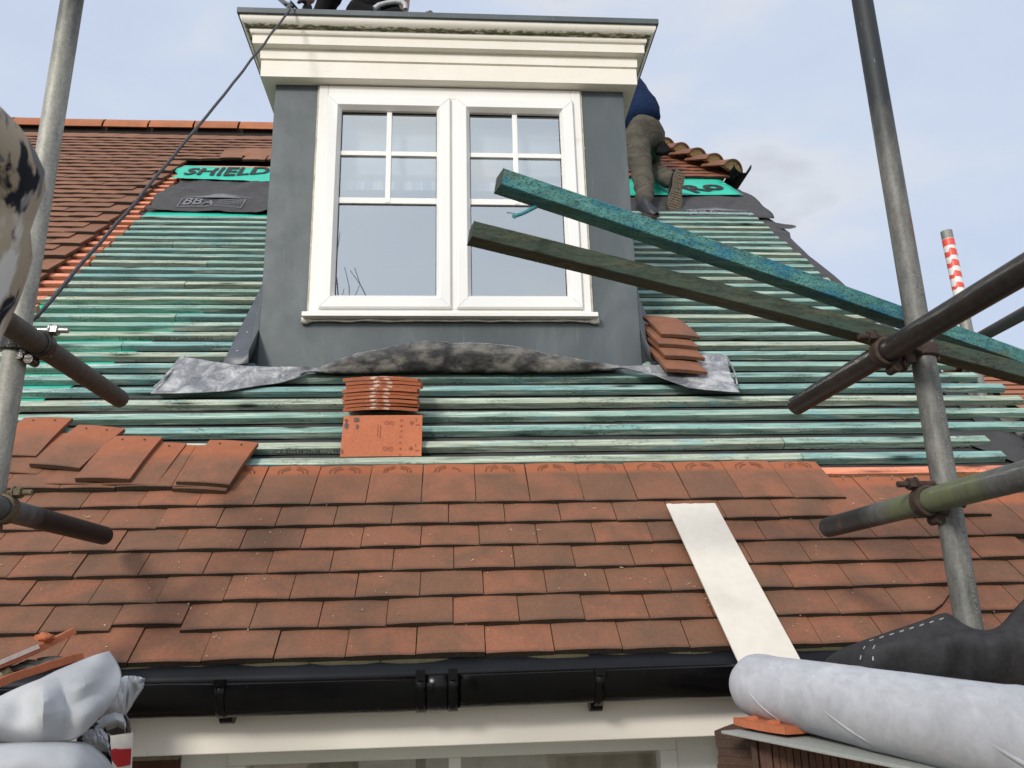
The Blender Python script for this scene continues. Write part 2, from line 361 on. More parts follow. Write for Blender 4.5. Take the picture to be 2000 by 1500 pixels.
def m_glass():
    t = NT('window_glass'); t.t.nodes.remove(t.b)
    g = t.n('ShaderNodeBsdfGlossy'); g.inputs['Roughness'].default_value = 0.0; g.inputs[0].default_value = (.80, .86, .90, 1)
    tr = t.n('ShaderNodeBsdfTransparent'); tr.inputs[0].default_value = (.86, .90, .90, 1)
    mx = t.n('ShaderNodeMixShader'); fr = t.n('ShaderNodeFresnel'); fr.inputs[0].default_value = 1.5
    f = t.math('MULTIPLY_ADD', fr.outputs[0], .6, .46); t.L(f, mx.inputs[0]); t.L(tr.outputs[0], mx.inputs[1]); t.L(g.outputs[0], mx.inputs[2]); t.L(mx.outputs[0], t.out.inputs[0])
    b = t.n('ShaderNodeBump'); b.inputs['Strength'].default_value = .05; b.inputs['Distance'].default_value = .01; t.L(t.noise(t.co(), 2.2, 2), b.inputs['Height']); t.L(b.outputs[0], g.inputs['Normal'])
    return t.m
GLASS = m_glass()
def m_glass2():
    t = NT('lower_window_glass'); t.t.nodes.remove(t.b)
    g = t.n('ShaderNodeBsdfGlossy'); g.inputs['Roughness'].default_value = 0.0
    tr = t.n('ShaderNodeBsdfTransparent'); mx = t.n('ShaderNodeMixShader'); mx.inputs[0].default_value = .12
    t.L(tr.outputs[0], mx.inputs[1]); t.L(g.outputs[0], mx.inputs[2]); t.L(mx.outputs[0], t.out.inputs[0]); return t.m
GLASS2 = m_glass2()
def m_blind():
    t = NT('blind_fabric'); sx = t.n('ShaderNodeSeparateXYZ'); t.L(t.n('ShaderNodeTexCoord').outputs['Object'], sx.inputs[0])
    r1, chk, r3 = t.tint()
    c = t.ramp(t.noise(t.co((3, 3, 9)), 2, 3), (.3, (.86, .88, .87)), (.7, (.94, .95, .94)))
    w = t.n('ShaderNodeMath', operation='FRACT'); t.L(t.math('MULTIPLY', sx.outputs[0], 7.6), w.inputs[0])
    st = t.ramp(w.outputs[0], (.0, .8), (.30, .8), (.31, .0), (.36, .35), (.37, 0.0), (.42, .35), (.44, 0.0), (.62, .0), (.63, .55), (.92, .55), (.93, 0.0))
    c = t.mix(t.math('MULTIPLY', st, chk), c, (.16, .30, .58))
    return t.fin(c, .9, 0, .1)
BLIND = m_blind()
BLACKPL = plain('black_gutter_plastic', (.0035, .0035, .004), .22, 0, .3, 20, 0, .22, ((.05, .05, .05), 40, .68))
FELT = plain('black_felt', (.045, .043, .045), .75, 0, .22, 16, .3)
FELT_D = plain('black_eave_felt', (.010, .011, .014), .5, 0, .2, 16, .1, .15)
FELT_B = plain('charcoal_felt_bundle', (.040, .039, .042), .9, 0, .2, 60, .5, .1)
GREENSH = plain('green_membrane', (.02, .46, .33), .5, 0, .10, 8, .2)
PRINT_K = plain('black_print', (.012, .014, .014), .7)
PRINT_G = plain('grey_print', (.16, .165, .18), .7)
PRINT_W = plain('white_dash_print', (.42, .42, .42), .8)
INK = plain('green_black_ink', (.02, .032, .026), .8)
def m_mem():
    t = NT('grey_white_membrane'); v = t.co(); st = t.co((30, 8, 8), rot=(0, .5, .35))
    c = t.ramp(t.noise(st, 3.0, 6, .7, .4), (.34, (.41, .42, .455)), (.52, (.465, .48, .52)), (.70, (.53, .545, .585)))
    c = t.mix(1.0, c, t.ramp(t.noise(v, 5, 3), (.3, .86), (.7, 1.08)), 'MULTIPLY')
    t.bump(t.noise(v, 420, 3, .6), .15, .0008)
    return t.fin(c, .75, 0, .2)
MEMB = m_mem()
MEMB2 = plain('crumpled_membrane', (.455, .465, .485), .95, 0, .13, 12, .5, .03)
MEMB_IN = plain('membrane_grey_side', (.085, .085, .088), .8, 0, .15, 20)
FIBRE = plain('fibre_cement', (.66, .62, .555), .8, 0, .04, 40, .08, .2, ((.58, .54, .48), 5, .6))
FIBRE_G = plain('grey_fibre_cement', (.33, .34, .32), .9, 0, .10, 120, .25, .1)
MORTAR = plain('mortar', (.31, .275, .17), .95, 0, .35, 90, .9, .1)
MORTAR_Y = plain('yellow_mortar', (.42, .31, .155), .95, 0, .4, 70, .9, .1)
MORTAR_G = plain('grey_mortar', (.25, .26, .22), .95, 0, .3, 60, .9, .1)
def m_brick():
    t = NT('brickwork'); b = t.n('ShaderNodeTexBrick'); mp = t.co((1, 1, 1), rot=(radians(90), 0, 0)); t.L(mp, b.inputs['Vector'])
    b.inputs['Scale'].default_value = 1.0; b.inputs['Brick Width'].default_value = .225; b.inputs['Row Height'].default_value = .075; b.inputs['Mortar Size'].default_value = .006
    b.inputs['Color1'].default_value = (.15, .07, .045, 1); b.inputs['Color2'].default_value = (.09, .05, .04, 1); b.inputs['Mortar'].default_value = (.28, .25, .2, 1)
    return t.fin(t.mix(1.0, b.outputs[0], t.ramp(t.noise(t.co(), 40, 5), (.3, .7), (.7, 1.2)), 'MULTIPLY'), .9, 0, .1)
BRICK = m_brick()
ROPE = plain('grey_rope', (.062, .062, .070), .85, 0, .4, 240, .6)
FASCIA = plain('cream_fascia', (.80, .755, .68), .35, 0, .03, 5, 0, .4, ((.62, .57, .48), 6, .66))
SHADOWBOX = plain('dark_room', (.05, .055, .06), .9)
def m_camo():
    t = NT('camouflage_cloth'); v = t.co((1.3, 1.3, .7)); n1 = t.noise(v, 12, 5, .6, .5); n2 = t.noise(v, 17, 4, .6, .8); v3 = t.noise(v, 9, 4, .55, .5)
    c = t.ramp(n1, (.43, (.022, .024, .032)), (.46, (.40, .33, .25)))
    c = t.mix(t.ramp(n2, (.56, 0.0), (.59, 1.0)), c, (.17, .165, .17)); c = t.mix(t.ramp(v3, (.55, 0.0), (.60, 1.0)), c, (.62, .60, .58))
    return t.fin(c, .9, 0, .1)
CAMO = m_camo()
SKIN = plain('skin', (.48, .28, .20), .6)
HAIR = plain('dark_hair', (.03, .022, .016), .8)
def cloth(name, col, var=.3):
    t = NT(name); v = t.co((1, 1, 1.8)); n = t.noise(v, 8, 3, .5, 1.6)
    c = t.ramp(n, (.3, tuple(x * (1 - var) for x in col)), (.7, tuple(x * (1 + var) for x in col)))
    h = t.math('ADD', n, t.math('MULTIPLY', t.noise(v, 300, 2), .08)); t.bump(h, .7, .012)
    return t.fin(c, .92, 0, .1)
TROUSER = cloth('grey_brown_trousers', (.085, .077, .062)); SWEATER = cloth('navy_sweater', (.010, .021, .058)); BLACKCL = cloth('black_clothing', (.012, .011, .012), .2)
SOLE = plain('worn_sole', (.075, .06, .042), .8, 0, .4, 60, .4); BOOT = plain('boot_leather', (.011, .012, .016), .5, 0, .3, 40)
SOLE_G = plain('sole_groove', (.012, .010, .008), .9)
GREYPL = plain('pale_grey_plastic', (.42, .43, .45), .4)
REDPK = plain('red_packaging', (.42, .012, .022), .35, 0, .1, 20); WHITEPK = plain('white_packaging', (.74, .73, .72), .4)
TAPE_R = plain('red_tape', (.72, .085, .06), .35); TAPE_W = plain('white_tape', (.72, .72, .70), .35)
CURTAIN = plain('net_curtain', (.50, .47, .39), .9, 0, .06, 8)
GROUND = plain('garden_ground', (.20, .19, .14), .95, 0, .4, 1.2)
BARK = plain('grey_bark', (.06, .055, .05), .9, 0, .4, 30)

# ================================================================== the setting
g = MB(); g.grid([[V((-400, -400, -5.2)), V((400, -400, -5.2))], [V((-400, 400, -5.2)), V((400, 400, -5.2))]])
tag(g.build('ground', GROUND, loc=(0, 0, -5.2)), kind='structure')

# ================================================================== house
house = thing('house', 'brick house with a clay tiled roof half stripped to green battens', 'house', (0, 2.08, -5.2))
XL, XR, RIDGE_S = -6.5, 2.02, 6.245
RIDGE = RP(0, RIDGE_S, -.06)
b = MB()
# front wall round the window under the eaves, gable walls
b.abox(XL, -.70, 2.26, 2.48, -5.2, -.30); b.abox(.70, XR, 2.26, 2.48, -5.2, -.30); b.abox(-.70, .70, 2.26, 2.48, -5.2, -1.7)
b.build('brick_wall', BRICK, house)
zt = RP(0, 4.5, -.12)
gy = RIDGE.y * 2 - 2.48
gab = MB(); gab.prism([(XR - .22, 2.49, -5.2), (XR - .22, gy, -5.2), (XR - .22, gy, -.3), (XR - .22, RIDGE.y * 2 - zt.y, zt.z), (XR - .22, zt.y, zt.z), (XR - .22, 2.49, -.0)], (.20, 0, 0))
gab.build('gable_wall', BRICK, house)
gab = MB(); gab.abox(XL, XL + .2, 2.49, gy, -5.2, .2); gab.build('gable_wall', BRICK, house)
b = MB(); b.abox(XL, XR + .1, 2.080, 2.098, -.296, -.085); b.build('fascia_board', FASCIA, house, bevel=.003)
b = MB(); b.abox(XL, XR + .1, 2.10, 2.258, -.290, -.280); b.build('soffit', UPVC, house)

# underlay: black felt over the rafters, wrinkled
def sheet(x0, x1, s0, s1, n, nx, ns, wr=.004, seed=0.0, edge=None):
    P = []
    for i in range(ns + 1):
        row = []
        for j in range(nx + 1):
            a, q = j / nx, i / ns
            if edge: xa, xb = edge(s0 + (s1 - s0) * q)
            else: xa, xb = x0, x1
            x = xa + (xb - xa) * a; s = s0 + (s1 - s0) * q
            row.append(RP(x, s, n + wr * nz(x * 3 + seed, s * 5, seed) + wr * .6 * nz(x * 9, s * 8 + seed, 2)))
        P.append(row)
    return P
m = MB()
m.grid(sheet(XL, 2.04, .84, 4.55, -.066, 90, 50, .006))
m.grid(sheet(XL, 1.4, 4.55, RIDGE_S, -.066, 10, 4, .003))
m.grid(sheet(XL, 2.7, -.01, .84, -.068, 20, 6, .003))
m.build('underlay', FELT, house, smooth=60, solid=.0015)
# back slope
m = MB(); m.grid([[V((XL, RIDGE.y, RIDGE.z)), V((1.4, RIDGE.y, RIDGE.z))], [V((XL, RIDGE.y * 2 - 2.0, -.1)), V((XR, RIDGE.y * 2 - 2.0, -.1))]]); m.build('back_slope', TILE_OLD, house, solid=.03)

# ---------------------------------------------------------------- tiles
def tile(mb, o, ex, ey, en, w=.165, l=.265, t=.0155, r=None, camber=.0025, bow=.002, vs=(0, .125, .155, 1), fresh=0.0, edge=1.0, nv0=None, nibs=False, skew=0.0, cut=None, fz=(.68, .80)):
    """one plain tile: o = left end of the tail on the top face, ex across, ey up the slope, en outward"""
    r = R() if r is None else r
    us = (0, .25, .5, .75, 1.0)
    top, bot, ct, cb = [], [], [], []
    vv = [0, .012, l * fz[0], l * fz[1], l]
    for iv, v in enumerate(vv):
        for u in us:
            dn = -camber * (2 * u - 1) ** 2 - bow * (2 * v / l - 1) ** 2
            vv_ = v if not cut else max(v, cut(u))
            p = o + ex * (u * w + skew * v) + ey * vv_ + en * dn
            top.append(p); bot.append(p - en * t)
            fr = fresh if vv_ > l * (fz[0] + .02) else 0.0
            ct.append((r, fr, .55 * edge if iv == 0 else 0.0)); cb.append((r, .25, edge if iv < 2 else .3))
    nu, nv = 5, len(vv); k = nu * nv; fs = []
    for i in range(nv - 1):
        for j in range(nu - 1):
            a = i * nu + j; fs.append((a, a + 1, a + nu + 1, a + nu)); fs.append((k + a, k + a + nu, k + a + nu + 1, k + a + 1))
    for j in range(nu - 1):
        a = (nv - 1) * nu + j; fs.append((a, a + 1, k + a + 1, k + a))
    for i in range(nv - 1):
        a = i * nu; fs.append((a, a + nu, k + a + nu, k + a)); a = i * nu + nu - 1; fs.append((a + nu, a, k + a, k + a + nu))
    mb.add(top + bot, fs, ct + cb)
    # the tail's cut edge has its own vertices so that lichen stays on it
    ev, ec = [], []
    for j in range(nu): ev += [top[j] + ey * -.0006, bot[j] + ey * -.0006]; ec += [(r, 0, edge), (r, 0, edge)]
    mb.add(ev, [(2 * j, 2 * j + 1, 2 * j + 3, 2 * j + 2) for j in range(nu - 1)], ec)
    if nibs:
        for u in (.22, .72):
            p = o + ex * (u * w) + ey * (l - .022) - en * (t + .0); mb.box(p, ex * .022, ey * .016, -en * .011, (r, 1, 0))
JO = {0: .071, 1: -.007, 2: -.094, 3: -.005, 4: .068, 5: .147, 6: .063}
TW = .1672
def row_tiles(mb, k, xa, xb, s0=None, n0=0.0, fresh=0.0, jit=1.0, w=TW, l=.265, x0=None, drop=None, tilt=.105, th=.0155, slip=None, edge=1.0):
    j0 = JO.get(k, (k % 2) * w / 2 + .02) if x0 is None else x0
    i = math.floor((xa - j0) / w)
    while True:
        x = j0 + i * w; i += 1; l_ = .238 if 3 <= k <= 6 and l > .2 and s0 is None else l
        if x + w * .5 < xa: continue
        if x + w * .5 > xb: break
        if drop and drop(x + w / 2): continue
        s = (.1 * k if s0 is None else s0) + jit * U(-.0022, .0022); n = n0 + jit * U(-.0012, .0022)
        if slip: s += slip(x + w / 2)
        a = jit * U(-.007, .007); tl = tilt + jit * U(-.006, .006)
        ex = V((cos(a), 0, 0)) + RS * sin(a); ey = RS * cos(a) - V((sin(a), 0, 0)); en = RN
        ey2 = (ey - en * tl).normalized(); en2 = (en + ey * tl).normalized()
        roll = jit * U(-.010, .010); ex2 = (ex + en2 * roll).normalized()
        cut = None
        if k == 1 and abs(x + w / 2 - 1.262) < w / 2:      # the broken corner
            cut = lambda u: max(0, (u - .52)) * .14 + (.006 * sin(u * 22) if u > .52 else 0)
        tile(mb, RP(x + .0012, s, n), ex2, ey2, en2, w - .0026, l_, t=th, fresh=fresh, edge=edge, cut=cut, r=min(1, max(0, R() + .35 * nz(x * 1.3, s * 2))))
m = MB()
row_tiles(m, 0, XL + 3, 2.65, s0=-.012, n0=-.0155, l=.165, x0=.071 + TW / 2, tilt=.07); m.build('eave_tiles', TILE_MOSS, house, smooth=35); m = MB()
RIGHT = [2.6, 2.6, 2.6, 1.70, 1.92, 1.69, 1.22]
for k in range(7):
    row_tiles(m, k, XL + 3 if k < 6 else -1.95, RIGHT[k], fresh=1.0 if k in (6, 5, 3, 4) else 0.0, slip=(lambda x: .024 if abs(x + .68) < .085 else 0.0) if k == 1 else None)
row_tiles(m, 7, -2.3, -.71, s0=.686, n0=.009, fresh=1.0, x0=-.70, tilt=.075)
# keying ribs scratched near the heads of the top course
for i in range(-5, 7):
    x = JO[6] + i * TW + TW / 2
    if not (-.75 < x < 1.2): continue
    for q, (hw, ht) in enumerate(((.030, .012), (.043, .018))):
        for sg in (-1, 1):
            if R() < .10: continue
            j_ = U(-.003, .003); pts = []
            for u, w_ in ((.25, 0), (.6, .45), (1.0, 1.0), (1.06, 1.5), (1.06, 2.1)):
                pts.append(RP(x + sg * hw * u + j_, .806 + .012 * q - ht * w_, -.0193 + .0022 * (w_ > 0)))
            m.tube(pts, .0012, 5, c=(R() * .3 + .3, .15, .35))
m.build('lower_tiles', TILE, house, smooth=35); 
for x, s in [(X_ * .0835 + 1.275, .716) for X_ in range(5)]: nl = MB(); nl.tube([RP(x, s, -.017), RP(x, s, -.0125)], .0036, 8); nl.build('tile_nail', BOLT, house)
# mortar crumbs, chips of straw and wood lying on the tiles: nobody could count them
ch = MB()
for i in range(150):
    s = U(0.0, .60); x = U(-1.5, 1.5); k = int(s / .1); f = (s - k * .1)
    p = RP(x, s, .0016 - f * .087); a = U(0, pi); d = V((cos(a), 0, 0)) + RS * sin(a) * .8; q = RN.cross(d).normalized(); L_ = U(.0015, .006) if R() < .85 else U(.006, .014)
    ch.box(p, d * L_, q * U(.0008, .002), RN * .001, (R(), 0, 0))
tag(ch.build('wood_chips', plain('chips', (.50, .43, .31), .9, 0, .3, 200), loc=(0, 2, 0)), 'pale chips and splinters scattered over the lower tiles', 'wood chips', kind='stuff')

# upper left tiles, cut back in steps along a straight line up the slope
m = MB()
k = 0; rows = 37
for k in range(rows):
    s = 2.06 + .1 * k
    if s > RIDGE_S - .13: break
    xe = -2.03 if k % 2 else -2.13
    if s < 2.5: xe -= .0
    if s > 4.93: xe = -.6
    row_tiles(m, k, XL, xe, s0=s, n0=.004 if s < 4.9 else 0, fresh=.0, x0=xe - TW * 60 if s <= 4.93 else (k % 2) * TW / 2, tilt=.10, th=.0175, jit=1.1 if s < 5.4 else .9)
m.build('upper_tiles', TILE_OLD, house, smooth=35)
# a few slipped tiles hanging at the foot of the upper courses
m = MB()
for x, s, a in ((-1.42, 4.90, .05), (-1.60, 4.89, -.02), (-1.78, 4.93, .09), (-1.25, 4.91, -.06), (-1.50, 5.0, .12), (-1.68, 5.01, -.08)):
    ex = V((cos(a), 0, 0)) + RS * sin(a); ey = RS * cos(a) - V((sin(a), 0, 0)); tile(m, RP(x, s, .016), ex, ey, RN, r=R())
m.build('slipped_tiles', TILE_OLD, house, smooth=35)

# ridge
def half_tile(mb, p, q, r, a0=-1.45, a1=1.45, t=.014, up=(0, 0, 1), flat=1.0, c=None, n=12):
    p, q = V(p), V(q); d = (q - p).normalized(); upv = V(up); upv = (upv - d * upv.dot(d)).normalized(); sd_ = d.cross(upv); c = c or (R(), 0, 0)
    pr = []
    for rr in (r, r - t):
        for i in range(n + 1):
            a = a0 + (a1 - a0) * i / n; pr.append(upv * (cos(a) * rr * flat) + sd_ * (sin(a) * rr))
    ring = pr[:n + 1] + pr[n + 1:][::-1]; k = len(ring)
    mb.add([p + w for w in ring] + [q + w for w in ring], [tuple(range(k - 1, -1, -1)), tuple(range(k, 2 * k))] + [(i, (i + 1) % k, k + (i + 1) % k, k + i) for i in range(k)], c)
m = MB(); m.tube([(XL, RIDGE.y, RIDGE.z - .085), (1.2, RIDGE.y, RIDGE.z - .115)], .122, 16); m.build('ridge_bedding', plain('dark_bedding', (.03, .022, .018), .9), house)
x = 1.2; rz = RIDGE.z - .092
while x > XL:
    m = MB(); dz = U(-.004, .004); half_tile(m, (x - .380, RIDGE.y, rz + dz), (x - .010, RIDGE.y, rz + dz + U(-.003, .003)), .165, c=(R(), 0, 0))
    m.abox(x - .004, x + .004, RIDGE.y - .12, RIDGE.y + .12, rz, rz + .10) if False else None
    m.build('ridge_tile', TILE_RIDGE, house, smooth=40); x -= .388

# half hip: short tiled end of the ridge on the right, its bonnet tiles bedded in mortar
H0, H1 = RP(2.10, 4.70, 0), RP(1.42, RIDGE_S - .03, 0)
m = MB()
for k in range(15):
    s = 4.63 + .1 * k; xe = 2.10 - (s - 4.70) * .47
    row_tiles(m, k, .70, xe - .02, s0=s, n0=.0, x0=xe - .03 - TW * 9, tilt=.08, jit=1.4)
m.build('hip_courses', m_tile('hip_tile', (.30, .10, .05), (.22, .085, .05), (.16, .07, .045), (.4, .12, .06), .5), house, smooth=35)
m = MB(); e1 = V((2.2, RIDGE.y, 3.0))
m.add([H0, H1, V((2.10, RIDGE.y * 2 - H0.y, H0.z))], [(0, 1, 2)]); m.build('hip_end', TILE_OLD, house, solid=.02, off=-1)
def bonnet(mb, p, q, r0, r1, up, t=.014, c=(.5, 0, 0), n=14, A_=1.30):
    d = (q - p).normalized(); up = (up - d * up.dot(d)).normalized(); sd2 = d.cross(up); pr = []
    for c0, r_ in ((p, r0), (q, r1)):
        out = [c0 + (up * cos(a) + sd2 * sin(a)) * r_ for a in [-A_ + 2 * A_ * z / n for z in range(n + 1)]]
        inn = [c0 + (up * cos(a) + sd2 * sin(a)) * (r_ - t) for a in [-A_ + 2 * A_ * z / n for z in range(n + 1)]][::-1]
        pr.append(out + inn)
    k = len(pr[0]); mb.add(pr[0] + pr[1], [tuple(range(k - 1, -1, -1)), tuple(range(k, 2 * k))] + [(i, (i + 1) % k, k + (i + 1) % k, k + i) for i in range(k)], c)
    return up, sd2, d
for i in range(9):
    up0 = V((.42, -.42, .80)); p = H0.lerp(H1, i * .125 - .03) + V((0, 0, .004)); q = H0.lerp(H1, i * .125 + .155) + V((0, 0, -.065))
    m = MB(); up, sd2, d = bonnet(m, p, q, .122, .092, up0, c=(R(), 0, 0)); bt = m.build('bonnet_tile', TILE, house, smooth=40)
    mm = MB(); ring = [p + d * .006 + (up * cos(a) + sd2 * sin(a)) * (.107 + .004 * sin(9 * a + i)) for a in [-1.30 + 2.6 * z / 14 for z in range(15)]]
    mm.prism(ring, d * .05); mm.build('mortar_bed', MORTAR_Y, bt)
# little gutter at the half hip, seen end on
m = MB(); gp = V((2.175, 5.28, 3.215))
path = [gp + V((0, -.04, 0)), gp + V((0, .9, .0)), gp + V((0, 2.0, .0))]
m.tube(path, .062, 16, a0=pi * .46, a1=pi * 1.54, up=(.0, 0, 1)); m.build('hip_gutter', BLACKPL, house, smooth=50, solid=.004)
m = MB(); m.bar(RP(1.98, 4.62, -.06), RP(2.03, 4.50, -.05), .02, .05); m.bar(RP(1.97, 4.66, -.05), RP(1.985, 4.50, -.045), .014, .03); m.build('verge_clip', UPVC, house)

# ---------------------------------------------------------------- battens
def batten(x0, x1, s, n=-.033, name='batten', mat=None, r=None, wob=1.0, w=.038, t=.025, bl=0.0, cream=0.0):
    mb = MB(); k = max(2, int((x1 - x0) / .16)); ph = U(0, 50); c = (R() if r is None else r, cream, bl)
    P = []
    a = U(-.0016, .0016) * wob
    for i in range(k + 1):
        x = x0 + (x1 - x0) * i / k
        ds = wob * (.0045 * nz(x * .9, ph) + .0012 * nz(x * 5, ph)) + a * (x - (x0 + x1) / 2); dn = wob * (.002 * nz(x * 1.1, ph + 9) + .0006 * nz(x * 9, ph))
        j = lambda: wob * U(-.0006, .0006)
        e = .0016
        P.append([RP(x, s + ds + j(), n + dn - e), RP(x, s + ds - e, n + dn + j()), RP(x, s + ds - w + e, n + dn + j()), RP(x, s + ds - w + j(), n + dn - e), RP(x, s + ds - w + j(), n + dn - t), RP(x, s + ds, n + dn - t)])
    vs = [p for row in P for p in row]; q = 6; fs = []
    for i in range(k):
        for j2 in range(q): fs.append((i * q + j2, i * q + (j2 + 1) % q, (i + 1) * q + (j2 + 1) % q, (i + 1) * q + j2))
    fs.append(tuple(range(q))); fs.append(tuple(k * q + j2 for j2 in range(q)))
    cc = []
    for i in range(k + 1): cc += [(c[0], c[1], .0), (c[0], c[1], 0), (c[0], c[1], .05), (c[0], c[1], .38), (c[0], c[1], .5), (c[0], c[1], .4)]  # down-slope and under faces tinted darker: shade painted into the batten colour
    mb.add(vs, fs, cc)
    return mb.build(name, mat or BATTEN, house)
S0 = .892
def cheek(s):      # where the dormer's sides stand at this height
    return (-.80, .785) if s > 1.56 else None
texts = {}
cr = [.2, .9, .1, .3, .8, .2, .5, .1, .9, .2, .9, .4, .1, .2, .9, .3, .8, .1, .1, .6, .1, .3, .4, .2, .3, .1, .5, .3, .2]
blu = [.3, .2, .4, .1, .1, .8, .5, .9, .2, .9, .1, .2, .9, .3, .1, .1, .3, .9, .9, .2, .5, .3, .4, .3, .8, .4, .2, .5, .4]
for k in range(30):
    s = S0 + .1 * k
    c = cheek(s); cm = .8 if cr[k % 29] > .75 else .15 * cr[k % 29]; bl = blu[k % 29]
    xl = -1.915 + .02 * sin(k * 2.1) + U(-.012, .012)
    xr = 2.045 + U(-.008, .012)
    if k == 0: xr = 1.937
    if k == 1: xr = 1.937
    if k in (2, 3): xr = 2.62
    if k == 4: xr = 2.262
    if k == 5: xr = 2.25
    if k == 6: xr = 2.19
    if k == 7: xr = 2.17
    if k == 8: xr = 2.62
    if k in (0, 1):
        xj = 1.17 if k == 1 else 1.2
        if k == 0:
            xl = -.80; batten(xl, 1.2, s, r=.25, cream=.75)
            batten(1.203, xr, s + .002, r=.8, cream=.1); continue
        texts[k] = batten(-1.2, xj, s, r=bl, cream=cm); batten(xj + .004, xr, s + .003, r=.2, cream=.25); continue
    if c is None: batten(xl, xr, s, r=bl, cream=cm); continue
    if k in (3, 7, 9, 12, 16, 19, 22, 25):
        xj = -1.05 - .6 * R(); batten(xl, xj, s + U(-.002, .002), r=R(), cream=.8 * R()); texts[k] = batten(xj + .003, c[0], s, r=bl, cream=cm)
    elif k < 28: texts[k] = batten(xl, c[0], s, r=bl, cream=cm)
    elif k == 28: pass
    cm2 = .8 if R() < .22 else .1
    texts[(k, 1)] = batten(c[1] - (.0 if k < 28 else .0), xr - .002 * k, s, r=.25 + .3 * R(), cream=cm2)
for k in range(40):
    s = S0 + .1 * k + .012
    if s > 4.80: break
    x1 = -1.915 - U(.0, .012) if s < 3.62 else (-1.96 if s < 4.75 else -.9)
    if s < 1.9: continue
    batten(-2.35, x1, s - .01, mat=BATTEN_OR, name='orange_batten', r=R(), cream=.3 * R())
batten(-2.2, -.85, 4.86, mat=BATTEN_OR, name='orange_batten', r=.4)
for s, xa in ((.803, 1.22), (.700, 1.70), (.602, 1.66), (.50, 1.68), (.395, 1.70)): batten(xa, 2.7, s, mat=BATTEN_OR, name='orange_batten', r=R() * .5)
# print on the battens' lower edges
def batten_print(b, body, xa, xb, s, flip):
    def fn(u, v):
        x = (xb - u * sc) if flip else (xa + u * sc)
        d = (.0215 - v * .0235) if flip else (.0035 + v * .0235)    # distance from the underside
        return RP(x, s - .0412, -.033 - .0255 + d)
    mb = text_mb(body, 1.0, lambda u, v: V((u, v, 0))); w = max(p.x for p in mb.v); sc = (xb - xa) / w
    out = MB(); out.add([fn(p.x, p.y) for p in mb.v], mb.f); out.build('printed_lettering', INK, b)
batten_print(texts[10], 'TX-PNSYI WPCA-BS5534-25x38 \u2039\u2713\u203a TFT', -1.447, -1.047, S0 + 1.0, True)
batten_print(texts[1], 'PNSYI WPCA-BS5534-25x38 \u2039\u2713\u203a TFT', -.70, -.385, S0 + .1, False)
batten_print(texts[(13, 1)], 'SYI WPCA-BS5534-25x38 \u2039\u2713\u203a TFT', .955, 1.285, S0 + 1.3, True)

# ---------------------------------------------------------------- sheets at the top of the battens
def felt_sheet(name, mat, outline, n0, wr, seed, nx=36, ns=14, lift=None):
    """outline(q) -> left and right edge at height fraction q, outline.s -> from, to"""
    P = []
    for i in range(ns + 1):
        q = i / ns; row = []
        xa, xb, sa, sb = outline(q)
        for j in range(nx + 1):
            a = j / nx; x = xa + (xb - xa) * a; s = sa + (sb - sa) * a
            n = n0 + wr * (nz(x * 4 + seed, s * 6, seed) + .5 * nz(x * 11, s * 13, seed + 3)) + (lift(a, q) if lift else 0)
            row.append(RP(x, s, n))
        P.append(row)
    mb = MB(); mb.grid(P); return mb.build(name, mat, house, smooth=60, solid=.0012)
left_edge = lambda q: -1.985 + .05 * q + .02 * sin(q * 9)
fl = felt_sheet('felt_sheet', FELT, lambda q: (left_edge(q) + (.03 if q < .2 else 0), -.79, 3.74 + .72 * q - .02, 3.64 + .74 * q), -.030, .022, 3.0, lift=lambda a, q: .05 * max(0, 1 - q * 4) * max(0, sin((a - .62) * 9)) * (a > .62) + .03 * math.exp(-((a - .75 - .2 * q) / .03) ** 2))
gl = felt_sheet('green_sheet', GREENSH, lambda q: (-2.0 + .03 * sin(q * 7), -.79, 4.42 + .36 * q, 4.34 + .40 * q), -.018, .010, 9.0, nx=30, ns=8)
gl2 = felt_sheet('green_sheet', GREENSH, lambda q: (-1.93, -1.15, 3.60 + .12 * q, 3.62 + .10 * q), -.05, .006, 5.0, nx=20, ns=3)
def ragged(q): return 2.09 + .045 * max(0, sin(q * 3.0)) + .010 * sin(q * 11)
fr_ = felt_sheet('felt_sheet', FELT, lambda q: (.786, ragged(q) + .03, 3.66 + .74 * q, 3.70 + .74 * q), -.040, .010, 6.0, lift=lambda a, q: -.05 * max(0, a - .94) * 10 * .3)
gr = felt_sheet('green_sheet', GREENSH, lambda q: (.786, 2.075 - .05 * q, 4.12 + .50 * q, 4.22 + .42 * q), -.026, .008, 8.0, nx=24, ns=8)
m = MB(); P = []
for i in range(31):       # felt turned over the verge, ragged
    s = .95 + 3.3 * i / 30; r_ = .030 + .008 * sin(i * .9) + .005 * R()
    P.append([RP(1.99, s, -.056), RP(2.062, s, -.056), RP(2.075 + r_ * (1 + (s > 3.4) * .8), s, -.070), RP(2.085 + r_, s, -.13)])
m.grid(P); m.add([RP(2.06, 3.62, -.06), RP(2.10, 3.53, -.06), RP(2.16, 3.515, -.055), RP(2.20, 3.53, -.052), RP(2.215, 3.555, -.05), RP(2.20, 3.58, -.05), RP(2.16, 3.61, -.055), RP(2.10, 3.67, -.06)], [tuple(range(8))])
m.build('verge_felt', FELT, house, solid=.0015)
